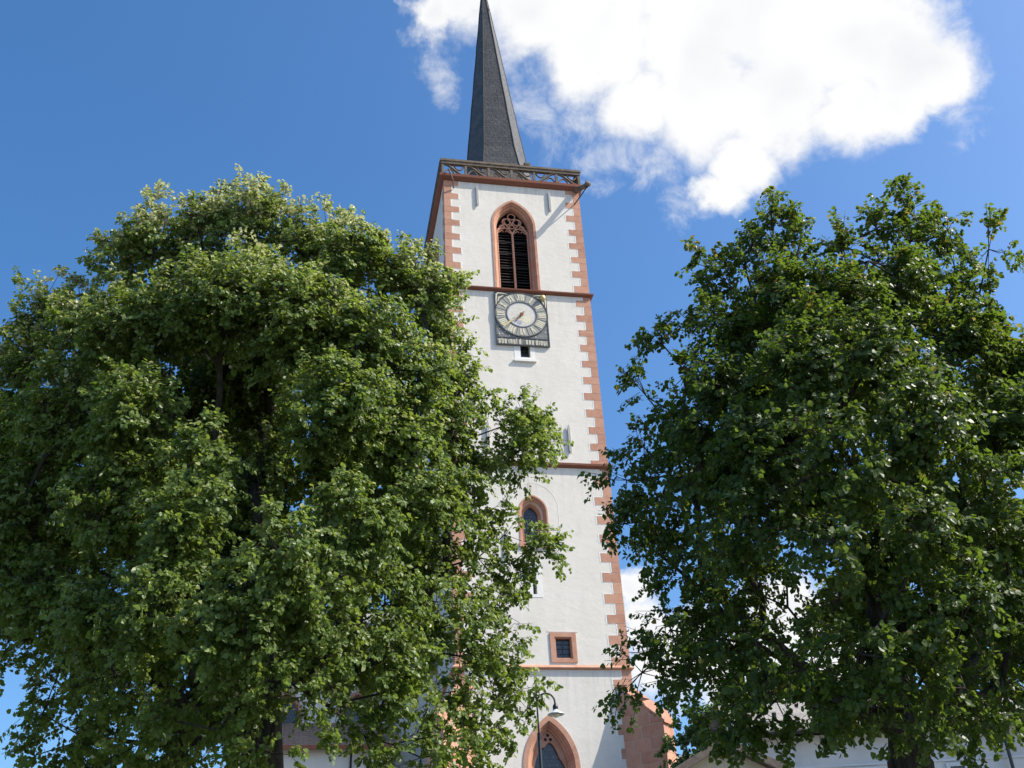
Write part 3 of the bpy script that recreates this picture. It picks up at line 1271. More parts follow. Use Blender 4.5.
for c0 in (-3.6, -6.8):
    m = MB()
    arch_frame(m, mpn, c0, .75, 9.0, 15.2, 1.2, [(0, .03), (0, -.03), (.15, -.03), (.22, .3)])
    wn = m.build('window', 'sandstone', nave)
    m = MB()
    arch_fill(m, mpn, c0, .75, 9.0, 15.2, 1.2, .18, .32)
    m.build('pane', 'glass', wn)
m = MB()
m.box(-9.2, -.03, 5.86, 6.0, 17.2, 17.34)
m.build('eave_moulding', 'sandstone', nave)

sac = empty('sacristy', (-10.5, 46.0, 0), TROT)
tag(sac, 'low pale annexe with brown tiled eave seen under the branches of the left tree', 'annexe')
m = MB()
m.box(-1.6, 4.6, 0, 5, 0, 13.35, .5)
m.build('wall', 'plaster', sac)
M['brownroof'] = slate_mat('brown_tiles', (.20, .13, .09), (.26, .17, .12), .8)
m = MB()
m.face([(-2.0, -.45, 13.2), (5.0, -.45, 13.2), (5.0, 2.5, 14.9), (-2.0, 2.5, 14.9)], .5, [(0, 0), (7, 0), (7, 3), (0, 3)])
m.face([(-2.0, 5.45, 13.2), (5.0, 5.45, 13.2), (5.0, 2.5, 14.9), (-2.0, 2.5, 14.9)], .5, [(0, 0), (7, 0), (7, 3), (0, 3)])
m.face([(-1.98, -.4, 13.22), (-1.98, 5.4, 13.22), (-1.98, 2.5, 14.88)], .5)
m.face([(4.98, -.4, 13.22), (4.98, 5.4, 13.22), (4.98, 2.5, 14.88)], .5)
m.build('roof', 'brownroof', sac)
m = MB()
m.box(-2.0, 5.0, -.46, -.38, 13.05, 13.22)
m.build('eave_board', 'sandstone_dark', sac)
m = MB()
m.tube([(2.9, -.52, 13.1), (2.9, -.12, 12.6), (2.9, -.1, 0)], .05, 7)
m.build('drainpipe', 'lead', sac)

# ---------------------------------------------------------------- houses on the right
M['housewall'] = noisy('pale_house_render', (.62, .63, .62), (.54, .55, .55), 1.5)
M['beige'] = noisy('beige_render', (.60, .52, .38), (.52, .45, .33), 2)
M['wood'] = noisy('weathered_verge_board', (.22, .18, .14), (.14, .11, .09), 5)
hs_ = empty('slate_roofed_house', (6.4, 32.0, 0), R_(2))
tag(hs_, 'pale rendered house with grey slate roof behind the lower branches of the right tree', 'house')
m = MB()
m.box(0, 13.5, 0, 8, 0, 9.15, .5)
m.build('wall', 'housewall', hs_)
m = MB()
UV = [(0, 0), (14.5, 0), (14.5, 6), (0, 6)]
m.face([(-.35, -.45, 9.2), (13.9, -.45, 9.2), (13.9, 4, 11.2), (-.35, 4, 11.2)], .5, UV)
m.face([(-.35, 8.45, 9.2), (13.9, 8.45, 9.2), (13.9, 4, 11.2), (-.35, 4, 11.2)], .5, UV)
m.build('roof', 'roof_slate', hs_)
m = MB()
m.face([(0, 0, 9.1), (0, 8, 9.1), (0, 4, 11.1)])
m.face([(13.5, 0, 9.1), (13.5, 8, 9.1), (13.5, 4, 11.1)])
m.build('gable', 'housewall', hs_)
m = MB()
n = 24
for k in range(1):
    m.tube([(-.35, -.52, 9.16), (13.9, -.52, 9.16)], .075, 8)
m.build('gutter', 'lead', hs_)
m = MB()
m.tube([(.75, -.5, 9.1), (.85, -.2, 8.75), (.85, -.1, 0)], .05, 7)
m.build('drainpipe', 'enamel', hs_)
m = MB()
m.tube([(6.95, -.5, 9.1), (7.0, -.2, 8.75), (7.0, -.1, 0)], .05, 7)
m.build('drainpipe', 'black_iron', hs_)
for xx in (2.2, 5.2, 9.3):
    m = MB()
    for (x0, x1, z0, z1) in ((0, .1, 0, 1.5), (1.0, 1.1, 0, 1.5), (.1, 1.0, 1.4, 1.5), (.1, 1.0, 0, .1), (.52, .58, .1, 1.4)):
        m.box(xx + x0, xx + x1, -.05, .02, 6.7 + z0, 6.7 + z1)
    wn = m.build('window', 'enamel', hs_)
    m = MB()
    m.face([(xx + .1, -.006, 6.8), (xx + 1.0, -.006, 6.8), (xx + 1.0, -.006, 8.1), (xx + .1, -.006, 8.1)])
    m.build('pane', 'glass', wn)
m = MB()
m.box(.2, 13.3, -.04, .02, 8.25, 8.31)
m.build('cornice', 'enamel', hs_)
m = MB()
m.tube([(.85, 1.05, 9.85), (.85, .95, 10.1)], .07, 8)
m.build('roof_vent', 'lead', hs_)

wg = empty('gabled_annexe', (5.15, 30.6, 0), R_(2))
tag(wg, 'beige annexe whose sloping gable edge rises beside the red sandstone buttress', 'annexe')
m = MB()
m.face([(-1.55, 0, 0), (1.45, 0, 0), (1.45, 0, 7.85), (0, 0, 8.65), (-1.55, 0, 7.85)])
m.face([(-1.55, 0, 0), (-1.55, 3, 0), (-1.55, 3, 7.85), (-1.55, 0, 7.85)])
m.face([(1.45, 0, 0), (1.45, 1.3, 0), (1.45, 1.3, 7.85), (1.45, 0, 7.85)])
m.build('wall', 'beige', wg)
m = MB()
for s in (-1, 1):
    for yy, z_ in ((0, 0),):
        q = [(0, -.3, 8.72), (s * 1.9, -.3, 7.72), (s * 1.9, 3.0, 7.72), (0, 3.0, 8.72)]
        t = [(x, y, z2 + .13) for x, y, z2 in q]
        m.loft([q, t], True, True)
m.build('roof', 'roof_slate', wg)
m = MB()
for s in (-1, 1):
    q = [(0, -.36, 8.62), (s * 1.92, -.36, 7.62), (s * 1.92, -.31, 7.62), (0, -.31, 8.62)]
    t = [(x, y, z2 + .22) for x, y, z2 in q]
    m.loft([q, t], True, True)
m.build('verge_board', 'wood', wg)

nb = empty('far_house', (6.1, 49.0, 0), 0)
tag(nb, 'far house with pale grey slates just right of the red sandstone buttress', 'house')
m = MB()
m.box(0, 9, 0, 7, 0, 11.2, .5)
m.face([(0, 0, 11.1), (0, 7, 11.1), (0, 3.5, 13.2)])
m.face([(9, 0, 11.1), (9, 7, 11.1), (9, 3.5, 13.2)])
m.build('wall', 'housewall', nb)
m = MB()
m.face([(-.3, -.4, 10.9), (9.3, -.4, 10.9), (9.3, 3.5, 13.4), (-.3, 3.5, 13.4)], .5, [(0, 0), (9.6, 0), (9.6, 4.6), (0, 4.6)])
m.face([(-.3, 7.4, 10.9), (9.3, 7.4, 10.9), (9.3, 3.5, 13.4), (-.3, 3.5, 13.4)], .5, [(0, 0), (9.6, 0), (9.6, 4.6), (0, 4.6)])
m.build('roof', 'roof_slate', nb)

# thin cable from the tower to the right
m = MB()
p0 = Vector((TOX, TOY, 0)) + Matrix.Rotation(TROT, 3, 'Z') @ Vector((W, .2, 16.35))
p1 = Vector((24, 50.5, 17.0))
pts = []
for k in range(17):
    u = k / 16
    p = p0.lerp(p1, u)
    p.z -= 1.0 * 4 * u * (1 - u) * .35
    pts.append(p)
m.tube(pts, .02, 5)
tag(m.build('overhead_cable', 'black_iron'), 'thin dark cable stretching right from the tower corner across the cloud', 'cable')

# ---------------------------------------------------------------- street lamp
LY = 22.0
base = at(541, 768, LY)
lamp = empty('street_lamp', (base[0], LY, 0))
tag(lamp, 'dark swan-neck street lamp with shallow white shade in front of the pointed window', 'street lamp')
b0 = 0.0
topz = at(535, 710, LY)[2]
apz = at(545, 693.5, LY)[2]
hx = at(555.5, 712, LY)
hx0 = hx[0] - base[0]
rad = hx0 / 2
topc = apz - rad
m = MB()
m.loft([[(r * math.cos(j * math.pi / 6), r * math.sin(j * math.pi / 6), z_) for j in range(12)]
        for r, z_ in ((.14, 0), (.14, .1), (.10, .14), (.09, 1.0), (.075, 1.05), (.055, 1.1), (.052, 4.6), (.038, 4.64), (.034, topc - .6))], True, True)
m.build('pole', 'black_iron', lamp, True)
m = MB()
pts = [(0, 0, topc - .62), (0, 0, topc - .3)]
for k in range(17):
    a = math.pi - math.pi * k / 16
    pts.append((rad + rad * math.cos(a), 0, topc + rad * math.sin(a)))
pts.append((2 * rad, 0, topc - .05))
m.tube(pts, .019, 8)
m.build('swan_neck', 'black_iron', lamp, True)
hz = topc - .05
m = MB()
C0 = 2 * rad + .004


def revolve(m, prof, cx_, n=20):
    m.loft([[(cx_ + r * math.cos(2 * math.pi * j / n), r * math.sin(2 * math.pi * j / n), z_) for j in range(n)] for r, z_ in prof], True, True)


revolve(m, [(.015, hz + .02), (.035, hz), (.052, hz - .03), (.055, hz - .09), (.040, hz - .11)], C0)
m.build('lamp_cap', 'black_iron', lamp, True)
m = MB()
revolve(m, [(.045, hz - .105), (.07, hz - .14), (.115, hz - .165), (.165, hz - .195), (.168, hz - .205), (.11, hz - .185), (.05, hz - .17)], C0, 28)
m.build('lamp_shade', 'enamel', lamp, True)
m = MB()
revolve(m, [(.06, hz - .18), (.075, hz - .215), (.06, hz - .25), (.02, hz - .265)], C0)
m.build('bulb_glass', 'lampglass', lamp, True)


# ---------------------------------------------------------------- trees
def grow_tree(name, label, base, forkz, lobes, nclump, leafmat, leaf, twigs, leaves_per, seed, trunk_r, cat='tree', pufr=.30, lean=(0, 0), mind=.50, core_keep=.22, palefrac=.08, inset=.42, sprays=7, fine=False):
    rg_ = np.random.default_rng(seed)
    base = np.array(base, float)
    L = np.array([[*c, r] for c, r in lobes])
    C, Rr = L[:, :3], L[:, 3]
    top = (C[:, 2] + Rr).max()
    cen_ = (C * Rr[:, None] ** 2).sum(0) / (Rr ** 2).sum()
    # puffs of foliage sit on and inside the lobes; each puff is a low dome of leafy sprays
    wts = Rr ** 2 + .12
    N = nclump * 20
    idx = rg_.choice(len(L), N, p=wts / wts.sum())
    d = rg_.normal(size=(N, 3))
    d /= np.linalg.norm(d, axis=1)[:, None]
    u = rg_.uniform(.3, 1.0, N) ** .45
    P = C[idx] + d * (np.maximum(Rr[idx] - inset, .06) * u)[:, None]
    dd = np.linalg.norm(P[:, None, :] - C[None], axis=2) / Rr[None]
    inside = (dd < .60).sum(1)
    keep = (inside <= 1) | (rg_.random(N) < core_keep)
    P = P[keep]
    sel = []
    for p in P:
        if len(sel) >= nclump:
            break
        if not sel or np.min(((np.array(sel) - p) ** 2).sum(1)) > mind ** 2:
            sel.append(p)
    P = np.array(sel)
    # skeleton
    nodes, par, dirs = [], [], []

    def add(p, pa):
        nodes.append(np.array(p, float))
        par.append(pa)
        q = nodes[pa] if pa >= 0 else np.array(p) - np.array([0, 0, 1.])
        v = nodes[-1] - q
        dirs.append(v / (np.linalg.norm(v) + 1e-9))
        return len(nodes) - 1
    k = add(base, -1)
    zt = base[2]
    H = top - base[2]
    tp = np.array([base[0] + lean[0], base[1] + lean[1], forkz + (top - forkz) * .46])
    ns = 22
    for s in range(1, ns + 1):
        f = s / ns
        q = base * (1 - f) + tp * f
        q = q + np.array([math.sin(f * 7 + seed) * .16, math.cos(f * 5 + seed) * .16, 0]) * f
        k = add(q, k)
    order = np.argsort(np.linalg.norm(P - np.array([base[0], base[1], forkz]), axis=1) + rg_.uniform(0, .5, len(P)))
    plen = [0.0]
    for i in range(1, len(nodes)):
        plen.append(plen[par[i]] + np.linalg.norm(nodes[i] - nodes[par[i]]))
    ends = []
    for ci in order:
        p = P[ci]
        A = np.array(nodes)
        Dn = np.array(dirs)
        v = p - A
        dist = np.linalg.norm(v, axis=1) + 1e-6
        cosang = (v * Dn).sum(1) / dist
        cost = dist * (1 + .55 * (1 - cosang)) + .22 * np.array(plen)
        cost += np.where(A[:, 2] < forkz - .2, 50, 0)
        cost += np.where(v[:, 2] / dist < -.55, .6 * dist, 0)
        j = int(np.argmin(cost))
        n_ = max(1, int(dist[j] / .38))
        p0 = nodes[j]
        t0 = Dn[j] * dist[j] * .45
        up = np.array([0, 0, .10 * dist[j]])
        k = j
        for s in range(1, n_ + 1):
            f = s / n_
            q = p0 * (1 - f) ** 2 + 2 * f * (1 - f) * (p0 + t0 + up) + f * f * p
            if s < n_:
                q = q + rg_.normal(size=3) * .035
            k = add(q, k)
            plen.append(plen[par[k]] + np.linalg.norm(nodes[k] - nodes[par[k]]))
        ends.append(k)
    n = len(nodes)
    wgt = np.zeros(n)
    for e in ends:
        wgt[e] += 1
    for i in range(n - 1, 0, -1):
        wgt[par[i]] += wgt[i]
    rad_ = trunk_r * (np.maximum(wgt, .6) / wgt[0]) ** .56
    rad_ = np.maximum(rad_, .008)
    A = np.array(nodes)
    flare = 1 + .55 * np.exp(-(A[:, 2] - base[2]) / .45)
    rad_ = rad_ * np.where(A[:, 2] < base[2] + 2, flare, 1)

    def segs(mask_idx, sides):
        i = np.array(mask_idx)
        a = A[np.array(par)[i]]
        b = A[i]
        dv_ = b - a
        ln = np.linalg.norm(dv_, axis=1)
        dv_ = dv_ / (ln[:, None] + 1e-9)
        ref = np.where(np.abs(dv_[:, 2:3]) > .9, np.array([[1., 0, 0]]), np.array([[0, 0, 1.]]))
        x = np.cross(dv_, ref)
        x /= np.linalg.norm(x, axis=1)[:, None] + 1e-9
        y = np.cross(dv_, x)
        pa_ = np.array(par)[i]
        rp = np.minimum(rad_[pa_], rad_[i] * 1.35)
        an = np.arange(sides) * 2 * np.pi / sides
        cs, sn = np.cos(an), np.sin(an)
        ra = a[:, None, :] + (x[:, None, :] * cs[None, :, None] + y[:, None, :] * sn[None, :, None]) * rp[:, None, None]
        rb = (b + dv_ * (rad_[i] * .4)[:, None])[:, None, :] + (x[:, None, :] * cs[None, :, None] + y[:, None, :] * sn[None, :, None]) * rad_[i][:, None, None]
        V = np.concatenate([ra, rb], axis=1).reshape(-1, 3)
        S = sides
        k0 = (np.arange(len(i)) * 2 * S)[:, None]
        j0 = np.arange(S)[None]
        j1 = (j0 + 1) % S
        F = np.stack([k0 + j0, k0 + j1, k0 + S + j1, k0 + S + j0], axis=2).reshape(-1, 4)
        return V, F
    root = empty(name, (base[0], base[1], base[2]))
    tag(root, label, cat)
    off = base

    def mk(nm, V, F, mat, var=None, smooth=True):
        me = bpy.data.meshes.new(nm)
        me.vertices.add(len(V))
        me.vertices.foreach_set('co', (V - off).astype(np.float32).ravel())
        me.loops.add(F.size)
        me.loops.foreach_set('vertex_index', F.astype(np.int32).ravel())
        me.polygons.add(len(F))
        me.polygons.foreach_set('loop_start', (np.arange(len(F)) * F.shape[1]).astype(np.int32))
        me.update(calc_edges=True)
        if var is not None:
            at2 = me.attributes.new('var', 'FLOAT', 'FACE')
            at2.data.foreach_set('value', var.astype(np.float32))
        me.polygons.foreach_set('use_smooth', np.full(len(F), smooth))
        me.materials.append(M[mat])
        o = bpy.data.objects.new(nm, me)
        COL.objects.link(o)
        o.parent = root
        return o
    big = [i for i in range(1, n) if rad_[i] > .045]
    small = [i for i in range(1, n) if rad_[i] <= .045]
    trunk_i = [i for i in range(1, ns + 1)]
    bigb = [i for i in big if i > ns]
    V, F = segs(trunk_i, 14)
    tr = mk('trunk', V, F, 'bark')
    if bigb:
        V, F = segs(bigb, 9)
        mk('limbs', V, F, 'bark')
    V, F = segs(small, 5)
    Vt, Ft = [V], [F]
    nv = len(V)
    # sprays of each puff
    K = len(P)
    E = A[np.array(ends)]
    outp = E - cen_
    outp /= np.linalg.norm(outp, axis=1)[:, None] + 1e-6
    pi = np.repeat(np.arange(K), sprays)
    NSP = len(pi)
    ph = rg_.uniform(0, 2 * np.pi, NSP)
    psz = (rg_.uniform(.75, 1.25, K) * pufr)[pi]
    rr2 = np.sqrt(rg_.random(NSP)) * psz
    hz_ = rg_.uniform(-1.0, 1.0, NSP)
    rr2 = rr2 * (1 - .55 * np.clip(hz_, 0, 1))
    tall = 1 + .35 * np.clip((E[pi][:, 2] - cen_[2]) / (top - cen_[2]), 0, 1)
    offs = np.stack([rr2 * np.cos(ph), rr2 * np.sin(ph), hz_ * psz * tall], 1)
    offs += outp[pi] * (rg_.uniform(0, .3, NSP) * psz)[:, None]
    SPR = E[pi] + offs
    loc_out = offs / (np.linalg.norm(offs, axis=1)[:, None] + 1e-6)
    T = NSP * twigs
    si = np.repeat(np.arange(NSP), twigs)
    ti = pi[si]
    outd = loc_out * .75 + outp[pi] * .55
    outd = outd / (np.linalg.norm(outd, axis=1)[:, None] + 1e-6)
    outd = outd[si]
    td = rg_.normal(size=(T, 3)) * .6 + outd * .8
    td /= np.linalg.norm(td, axis=1)[:, None]
    tl = rg_.uniform(.13, .34, T) * (pufr / .30) ** .5
    S0 = SPR[si] + rg_.normal(size=(T, 3)) * .04
    # leaves along the twig; it arches and droops
    m_ = leaves_per
    f = (np.arange(m_)[None] + rg_.random((T, m_))) / m_
    f = .18 + .82 * f
    Pp = S0[:, None] + td[:, None] * (f * tl[:, None])[..., None]
    Pp[..., 2] -= (f ** 2) * .05
    side = np.cross(td, np.array([0, 0, 1.]))
    side /= np.linalg.norm(side, axis=1)[:, None] + 1e-6
    sg = np.where((np.arange(m_)[None] % 2) == 0, 1., -1.) * np.ones((T, 1))
    # blade direction: outward from twig, forward and hanging
    bd = side[:, None] * sg[..., None] * 0.8 + td[:, None] * .6 + np.array([0, 0, -.55]) + rg_.normal(size=(T, m_, 3)) * .40
    bd /= np.linalg.norm(bd, axis=2)[..., None]
    # normals: up, outward, some scatter
    nn = np.array([0, 0, .50]) + outd[:, None] * 1.0 + rg_.normal(size=(T, m_, 3)) * .46
    nn -= bd * (nn * bd).sum(2)[..., None]
    nn /= np.linalg.norm(nn, axis=2)[..., None] + 1e-6
    wd = np.cross(nn, bd)
    sz = leaf * rg_.uniform(.62, 1.2, (T, m_))
    o0 = Pp + bd * leaf * (.3 + .3 * rg_.random((T, m_, 1)))
    o0, bd, nn, wd, sz = (q.reshape(-1, q.shape[-1]) if q.ndim == 3 else q.reshape(-1, 1) for q in (o0, bd, nn, wd, sz))
    fold = rg_.uniform(.05, .32, (len(o0), 1))
    curl = rg_.uniform(-.05, .28, (len(o0), 1))
    # heart shaped blade in two halves, folded along the midrib
    def pt_(x, y, c):
        return o0 + wd * sz * x + bd * sz * y + nn * sz * (abs(x) * fold - curl * c)
    nl = len(o0)
    if fine:
        V = np.stack([pt_(0, .05, 0), pt_(-.32, -.06, 0), pt_(-.50, .26, .05), pt_(-.37, .66, .4), pt_(0, 1.0, 1.0),
                      pt_(.37, .66, .4), pt_(.50, .26, .05), pt_(.32, -.06, 0)], axis=1).reshape(-1, 3)
        k0 = np.arange(nl) * 8
        F = np.stack([np.stack([k0, k0 + 4, k0 + 3, k0 + 2, k0 + 1], 1), np.stack([k0, k0 + 7, k0 + 6, k0 + 5, k0 + 4], 1)], axis=1).reshape(-1, 5)
    else:
        V = np.stack([pt_(0, 0, 0), pt_(-.46, .06, 0), pt_(-.45, .58, .3), pt_(0, .98, 1.0), pt_(.45, .58, .3), pt_(.46, .06, 0)],
                     axis=1).reshape(-1, 3)
        k0 = np.arange(nl) * 6
        F = np.stack([np.stack([k0, k0 + 3, k0 + 2, k0 + 1], 1), np.stack([k0, k0 + 5, k0 + 4, k0 + 3], 1)], axis=1).reshape(-1, 4)
    clumpv = rg_.random(NSP)[si].repeat(m_)
    var = np.clip(.55 * rg_.random(nl) + .35 * clumpv, 0, .86)
    # pale bracts and blossom, denser towards the tips, which also paints in some sunlight
    tipness = np.clip(((E[ti] - cen_)[:, 2] / (top - cen_[2])), 0, 1).repeat(m_)
    pale = rg_.random(nl) < palefrac * (.15 + 1.2 * tipness) * (.3 + 1.6 * np.clip(hz_, 0, 1))[si].repeat(m_)
    var = np.where(pale, .97, var)
    mk('crown', V, F, leafmat, np.repeat(var, 2), False)
    # twig wood
    a = np.concatenate([E[pi], S0])
    side = np.concatenate([np.cross(offs, [0, 0, 1.]) / (np.linalg.norm(np.cross(offs, [0, 0, 1.]), axis=1)[:, None] + 1e-6) * 1.6, side])
    td = np.concatenate([loc_out, td])
    tl = np.concatenate([np.linalg.norm(offs, axis=1) / .9, tl])
    T = T + NSP
    b = a + td * tl[:, None] * .9
    dv_ = (b - a)
    x = side * .004
    y = np.cross(td, side) * .004
    ring = [a + x, a - x * .5 + y * .87, a - x * .5 - y * .87, b + x * .5, b - x * .25 + y * .43, b - x * .25 - y * .43]
    V2 = np.stack(ring, axis=1).reshape(-1, 3)
    q0 = (np.arange(T) * 6)[:, None, None]
    F2 = (q0 + np.array([[0, 1, 4, 3], [1, 2, 5, 4], [2, 0, 3, 5]])[None]).reshape(-1, 4)
    Vt.append(V2)
    Ft.append(F2 + nv)
    mk('twigs', np.concatenate(Vt), np.concatenate(Ft), 'bark')
    print(name, 'clumps', K, 'leaves', nl, 'nodes', n)
    return root


def lobe(px, py, rpx, Y, dy=0.0):
    p = at(px, py, Y + dy)
    depth = float(np.dot(p - CAM, _F))
    return (tuple(p), rpx * depth / F_PX)


YL = 15.0
left_front = [  # px, py, radius px, depth offset
    (256, 222, 44, 0), (205, 238, 44, .2), (150, 240, 40, 0), (122, 262, 36, 0), (305, 243, 42, .1), (352, 262, 48, -.2), (400, 288, 44, 0),
    (428, 300, 40, -.1), (440, 345, 36, 0), (52, 318, 40, .1), (22, 370, 42, 0), (85, 335, 46, -.4), (445, 392, 40, -.2),
    (140, 330, 60, -1.2), (220, 310, 65, -1.5), (300, 320, 68, -1.5), (370, 345, 60, -1.2), (70, 415, 60, -.9), (5, 440, 55, 0),
    (140, 420, 62, -1.9), (215, 330, 60, 1.8), (300, 330, 60, 1.8), (330, 410, 60, -1.9), (400, 440, 55, -1.2), (465, 430, 32, -.2),
    (525, 430, 32, .1), (538, 443, 24, .2), (503, 455, 18, .1), (520, 412, 13, 0), (478, 470, 26, 0),
    (30, 510, 60, -.6), (-30, 500, 60, .5), (110, 500, 62, -1.8), (190, 520, 60, -2.6), (270, 590, 60, -3.0), (350, 520, 60, -2.3),
    (420, 505, 50, -1.3), (475, 500, 34, -.4), (534, 546, 28, .1), (546, 545, 20, .1), (510, 562, 22, 0), (505, 535, 22, 0), (460, 530, 34, -.5), (160, 600, 60, -2.6), (50, 590, 56, -1.0),
    (-20, 600, 50, .3), (100, 610, 56, -2.0), (220, 630, 56, -3.0), (320, 640, 52, -2.7), (390, 590, 46, -1.8), (400, 650, 50, -2.0),
    (480, 590, 30, -.3), (470, 640, 44, -.9), (512, 650, 28, -.2), (490, 698, 34, -.4), (512, 692, 18, 0), (455, 690, 34, -1.0), (380, 700, 46, -2.0), (430, 735, 32, -1.6), (470, 752, 24, -.8),
    (20, 640, 40, -.4), (130, 680, 48, -1.6), (180, 700, 46, -2.1), (75, 725, 32, -.6), (45, 712, 20, -.2), (35, 755, 26, -.4), (110, 755, 36, -1.0),
    (180, 760, 36, -1.5), (340, 700, 34, -2.3), (240, 700, 40, -2.8), (390, 760, 34, -1.8),
    (120, 400, 60, 2.2), (250, 440, 60, 2.6), (380, 430, 56, 2.2), (60, 520, 56, 1.8), (180, 560, 60, 2.6), (330, 560, 56, 2.4), (420, 560, 40, 1.6),
    (100, 640, 50, 1.8), (240, 660, 46, 2.2), (380, 660, 46, 1.6), (-40, 420, 50, .8), (-60, 560, 50, 0), (250, 340, 60, .3), (160, 470, 56, .2), (380, 500, 56, .5),
    (200, 460, 50, -2.2), (280, 540, 50, -3.2), (330, 580, 45, -2.8), (440, 570, 35, -.4), (440, 605, 38, -1.2),
    (500, 612, 26, -.2), (480, 560, 28, 0), (490, 665, 32, -.5), (440, 690, 40, -1.0), (460, 722, 34, -1.0), (500, 722, 20, 0), (250, 640, 50, -3.2), (292, 690, 40, -3.0), (215, 735, 42, -2.5),
    (150, 735, 40, -1.5), (60, 672, 38, -.6), (420, 762, 30, -1.0), (140, 520, 50, .5), (60, 460, 50, .5), (420, 380, 45, -1.0), (475, 385, 24, 0), (200, 690, 50, 1.0), (320, 640, 50, .8), (100, 690, 40, .6),
    (270, 400, 50, 1.2), (200, 400, 55, .8), (330, 470, 50, 1.0), (90, 590, 50, .3), (370, 560, 45, -2.2), (400, 620, 40, .8), (270, 750, 34, -2.8), (365, 740, 32, -1.6), (15, 560, 50, -.4),
    (470, 432, 34, -.2), (472, 478, 32, -.2), (490, 512, 26, -.1), (448, 540, 40, -.4), (470, 612, 36, -.5), (440, 482, 40, -.3), (446, 434, 40, -.3), (458, 345, 24, .1), (448, 300, 24, .1),
    (255, 202, 26, 0), (230, 208, 24, .4), (288, 212, 26, -.2), (195, 216, 28, 0), (158, 214, 26, .2), (132, 232, 24, 0), (108, 248, 24, 0), (324, 226, 27, .1), (354, 234, 25, 0), (384, 258, 25, .2),
    (412, 262, 26, 0), (436, 276, 24, 0), (48, 296, 26, 0), (80, 300, 28, .3), (24, 330, 26, 0), (8, 362, 24, .2),
    (180, 600, 55, .2), (260, 620, 55, .3), (330, 660, 50, 0), (400, 560, 48, .2), (420, 640, 48, .1), (100, 745, 44, 0), (180, 745, 44, .2), (240, 560, 55, .2), (300, 560, 55, .3), (60, 600, 50, 0),
    (510, 440, 30, 0), (530, 425, 28, .3), (520, 455, 24, -.1), (500, 425, 26, .1), (532, 436, 28, -.4), (520, 425, 26, .5), (536, 446, 24, .1), (250, 505, 50, .9), (265, 470, 48, .3), (225, 500, 45, -.2), (250, 520, 50, 2.0), (60, 690, 34, .2), (240, 690, 50, -1.2), (20, 600, 45, .6), (350, 620, 45, -1.0), (140, 650, 50, -.6), (190, 300, 50, .6), (250, 290, 50, -.4)]
lobL = [lobe(a, b, c, YL, d_) for a, b, c, d_ in left_front]
tl_ = at(268, 768, YL)
grow_tree('linden_tree', 'broad pale-tipped linden tree left of the tower, its branch tips over the tower wall', (tl_[0] - .05, YL, 0), 5.0, lobL, 3000, 'leafL', .061, 4, 14, 11, .30,
          inset=.38, mind=.27, sprays=7, core_keep=.5,
          lean=(-.25, .1), palefrac=.50)

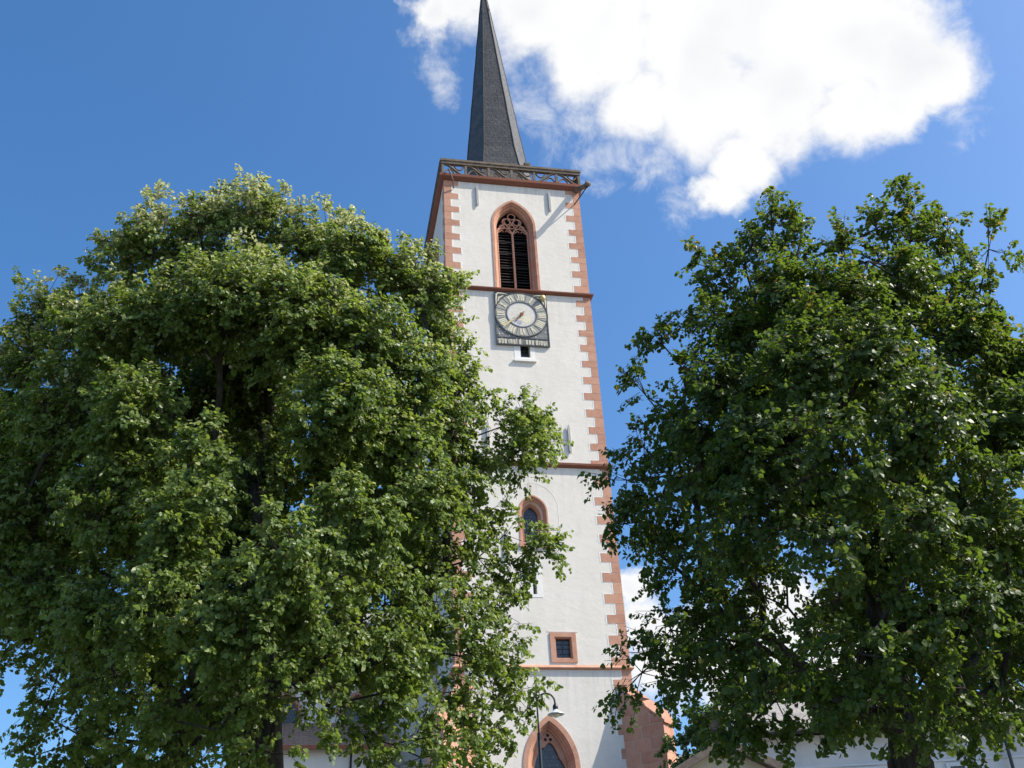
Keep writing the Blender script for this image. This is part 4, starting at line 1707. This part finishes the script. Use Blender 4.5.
YR = 10.0
right_l = [
    (772, 212, 22, 0), (752, 245, 32, 0), (798, 238, 36, .1), (706, 264, 24, 0), (732, 292, 38, 0), (845, 242, 28, 0), (872, 228, 22, 0),
    (906, 205, 22, 0), (922, 240, 30, 0), (950, 232, 14, 0), (955, 268, 26, 0), (988, 246, 15, 0), (965, 290, 26, .1), (900, 280, 45, -.4), (845, 300, 50, -.8), (785, 300, 50, -.6),
    (740, 345, 45, -.4), (662, 345, 24, 0), (692, 375, 36, -.1), (650, 400, 25, 0), (700, 430, 48, -.5), (642, 450, 32, 0), (628, 482, 22, 0),
    (628, 520, 22, 0), (665, 480, 42, -.2), (690, 520, 42, -.3), (725, 375, 45, -.8), (800, 370, 60, -1.5), (880, 360, 60, -1.5), (955, 340, 48, -.6),
    (1000, 335, 34, 0), (1010, 370, 50, -.4), (1060, 360, 50, 0), (760, 450, 58, -1.5), (840, 450, 60, -2.1), (920, 430, 60, -2.0), (1000, 440, 60, -1.2), (1080, 450, 60, 0),
    (745, 530, 50, -1.3), (700, 585, 34, -.3), (668, 628, 28, -.1), (646, 672, 20, 0), (700, 655, 38, -.6), (735, 610, 42, -.8), (840, 540, 56, -2.2),
    (920, 530, 60, -2.3), (1000, 530, 60, -1.6), (1070, 540, 60, -.5), (760, 680, 46, -1.0), (738, 708, 24, -.4), (742, 738, 20, -.4), (830, 640, 40, -1.6), (870, 620, 56, -2.0),
    (950, 620, 60, -2.2), (1020, 620, 60, -1.6), (1090, 640, 60, -.6), (850, 690, 46, -1.8), (920, 695, 46, -2.0), (1000, 680, 46, -1.6), (790, 560, 40, .5),
    (850, 320, 55, 1.6), (780, 400, 55, 1.6), (900, 400, 60, 2.0), (980, 420, 55, 1.6), (720, 470, 45, 1.2), (820, 500, 50, 2.0), (920, 520, 60, 2.2), (1010, 540, 55, 1.8),
    (870, 590, 50, 2.0), (950, 640, 55, 2.0), (1050, 620, 55, 1.6), (860, 680, 40, 1.6), (740, 560, 36, 1.0), (830, 400, 55, .2), (900, 480, 55, .2),
    (682, 558, 34, -.2), (690, 622, 34, -.3), (725, 650, 38, -.6), (758, 600, 30, -.8), (758, 645, 36, -1.0), (812, 668, 36, -1.3), (758, 698, 34, -.8), 
    (862, 650, 50, -2.0), (905, 660, 46, -2.2), (960, 690, 40, -2.0), (680, 440, 40, .3), (652, 522, 30, 0), (700, 500, 40, .3),
    (745, 590, 34, .5), (800, 540, 45, -1.6), (770, 500, 50, -1.5), (860, 560, 45, -.3), (840, 600, 34, -1.2), (720, 620, 34, .6), (880, 640, 50, .4), (960, 580, 50, -.2), (665, 655, 26, .1),
    (980, 480, 50, -1.9), (760, 420, 50, .4), (660, 500, 34, .3), (1000, 590, 50, .4), (1010, 660, 50, .3), (940, 330, 45, .3), (740, 560, 40, -1.0),
    (770, 240, 30, .2), (800, 268, 35, .1), (850, 268, 36, -.2), (905, 240, 30, 0), (930, 272, 36, 0), (742, 268, 30, .2), (712, 300, 34, .2), (880, 262, 32, .3), (700, 345, 36, .2), (716, 330, 34, -.3),
    (725, 400, 45, -.6), (680, 420, 36, -.2), (760, 330, 45, .3), (820, 330, 50, -1.2), (980, 300, 34, .2), (960, 300, 36, -.5), (775, 225, 26, .3), (912, 222, 24, .2), (690, 480, 40, -.6), (720, 510, 44, -.6),
    (820, 712, 22, -.9), (880, 712, 26, -1.2), (940, 712, 26, -1.4), (1000, 708, 26, -1.2), (850, 700, 34, -.2), (960, 690, 40, -.2), (900, 690, 40, .6),
    (662, 560, 26, .3), (700, 640, 36, .8), (730, 680, 34, .5), (820, 640, 34, .4), (770, 568, 34, .6), (850, 600, 45, 1.2), (830, 690, 36, .8), (740, 480, 45, 1.0), (790, 450, 50, .2),
    (880, 540, 50, -.4), (930, 600, 50, .1), (900, 300, 45, .8), (1010, 400, 50, .5), (720, 545, 40, .1), (675, 520, 36, .4), (745, 640, 34, 0), (710, 600, 32, .1), (870, 480, 50, -1.2), (960, 500, 50, -.6)]
lobR = [lobe(a + (0 if a < 700 else 0), b, c, YR, d_) for a, b, c, d_ in right_l]
tr_ = at(870, 768, YR)
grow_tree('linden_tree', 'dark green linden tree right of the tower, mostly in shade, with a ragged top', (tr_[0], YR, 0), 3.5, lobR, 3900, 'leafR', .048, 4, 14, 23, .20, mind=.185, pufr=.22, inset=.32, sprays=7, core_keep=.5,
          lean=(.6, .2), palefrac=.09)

# sunlit tree far behind, between the buttress and the right tree
YB = 41.0
lobB = [lobe(705, 735, 30, YB), lobe(735, 715, 36, YB), lobe(690, 760, 26, YB), lobe(765, 740, 40, YB), lobe(720, 780, 40, YB, 1), lobe(790, 700, 40, YB, 1)]
tb = at(735, 768, YB)
grow_tree('bushy_tree', 'small sunlit bright green tree behind the annexe right of the buttress', (tb[0], YB, 0), 8.5, lobB, 130, 'leafB', .13, 5, 12, 5, .18, mind=.7, pufr=.45, inset=.4)

# unseen tree added right of frame to shade the right tree's lower half
lobN = [((12.6 + dx, 8.6 + dy, 7.6 + dz), r_) for dx, dy, dz, r_ in
        ((0, 0, 0, 2.2), (-1.5, .6, -1.2, 1.6), (1.5, -.5, -1.0, 1.7), (0, 1.6, -.6, 1.7), (.2, -1.6, -.8, 1.6), (-.3, .2, 2.2, 1.7), (.6, .4, 3.6, 1.2), (-1.3, -.8, 1.0, 1.5), (1.3, .9, 1.2, 1.5), (-2.0, -.2, -2.4, 1.3), (1.8, .4, -2.6, 1.3))]
grow_tree('linden_tree', 'unseen linden tree added beyond the right edge to shade the right tree', (12.6, 8.6, 0), 3.4, lobN, 700, 'leafR', .095, 4, 12, 31, .22, pufr=.34, inset=.3, mind=.34)
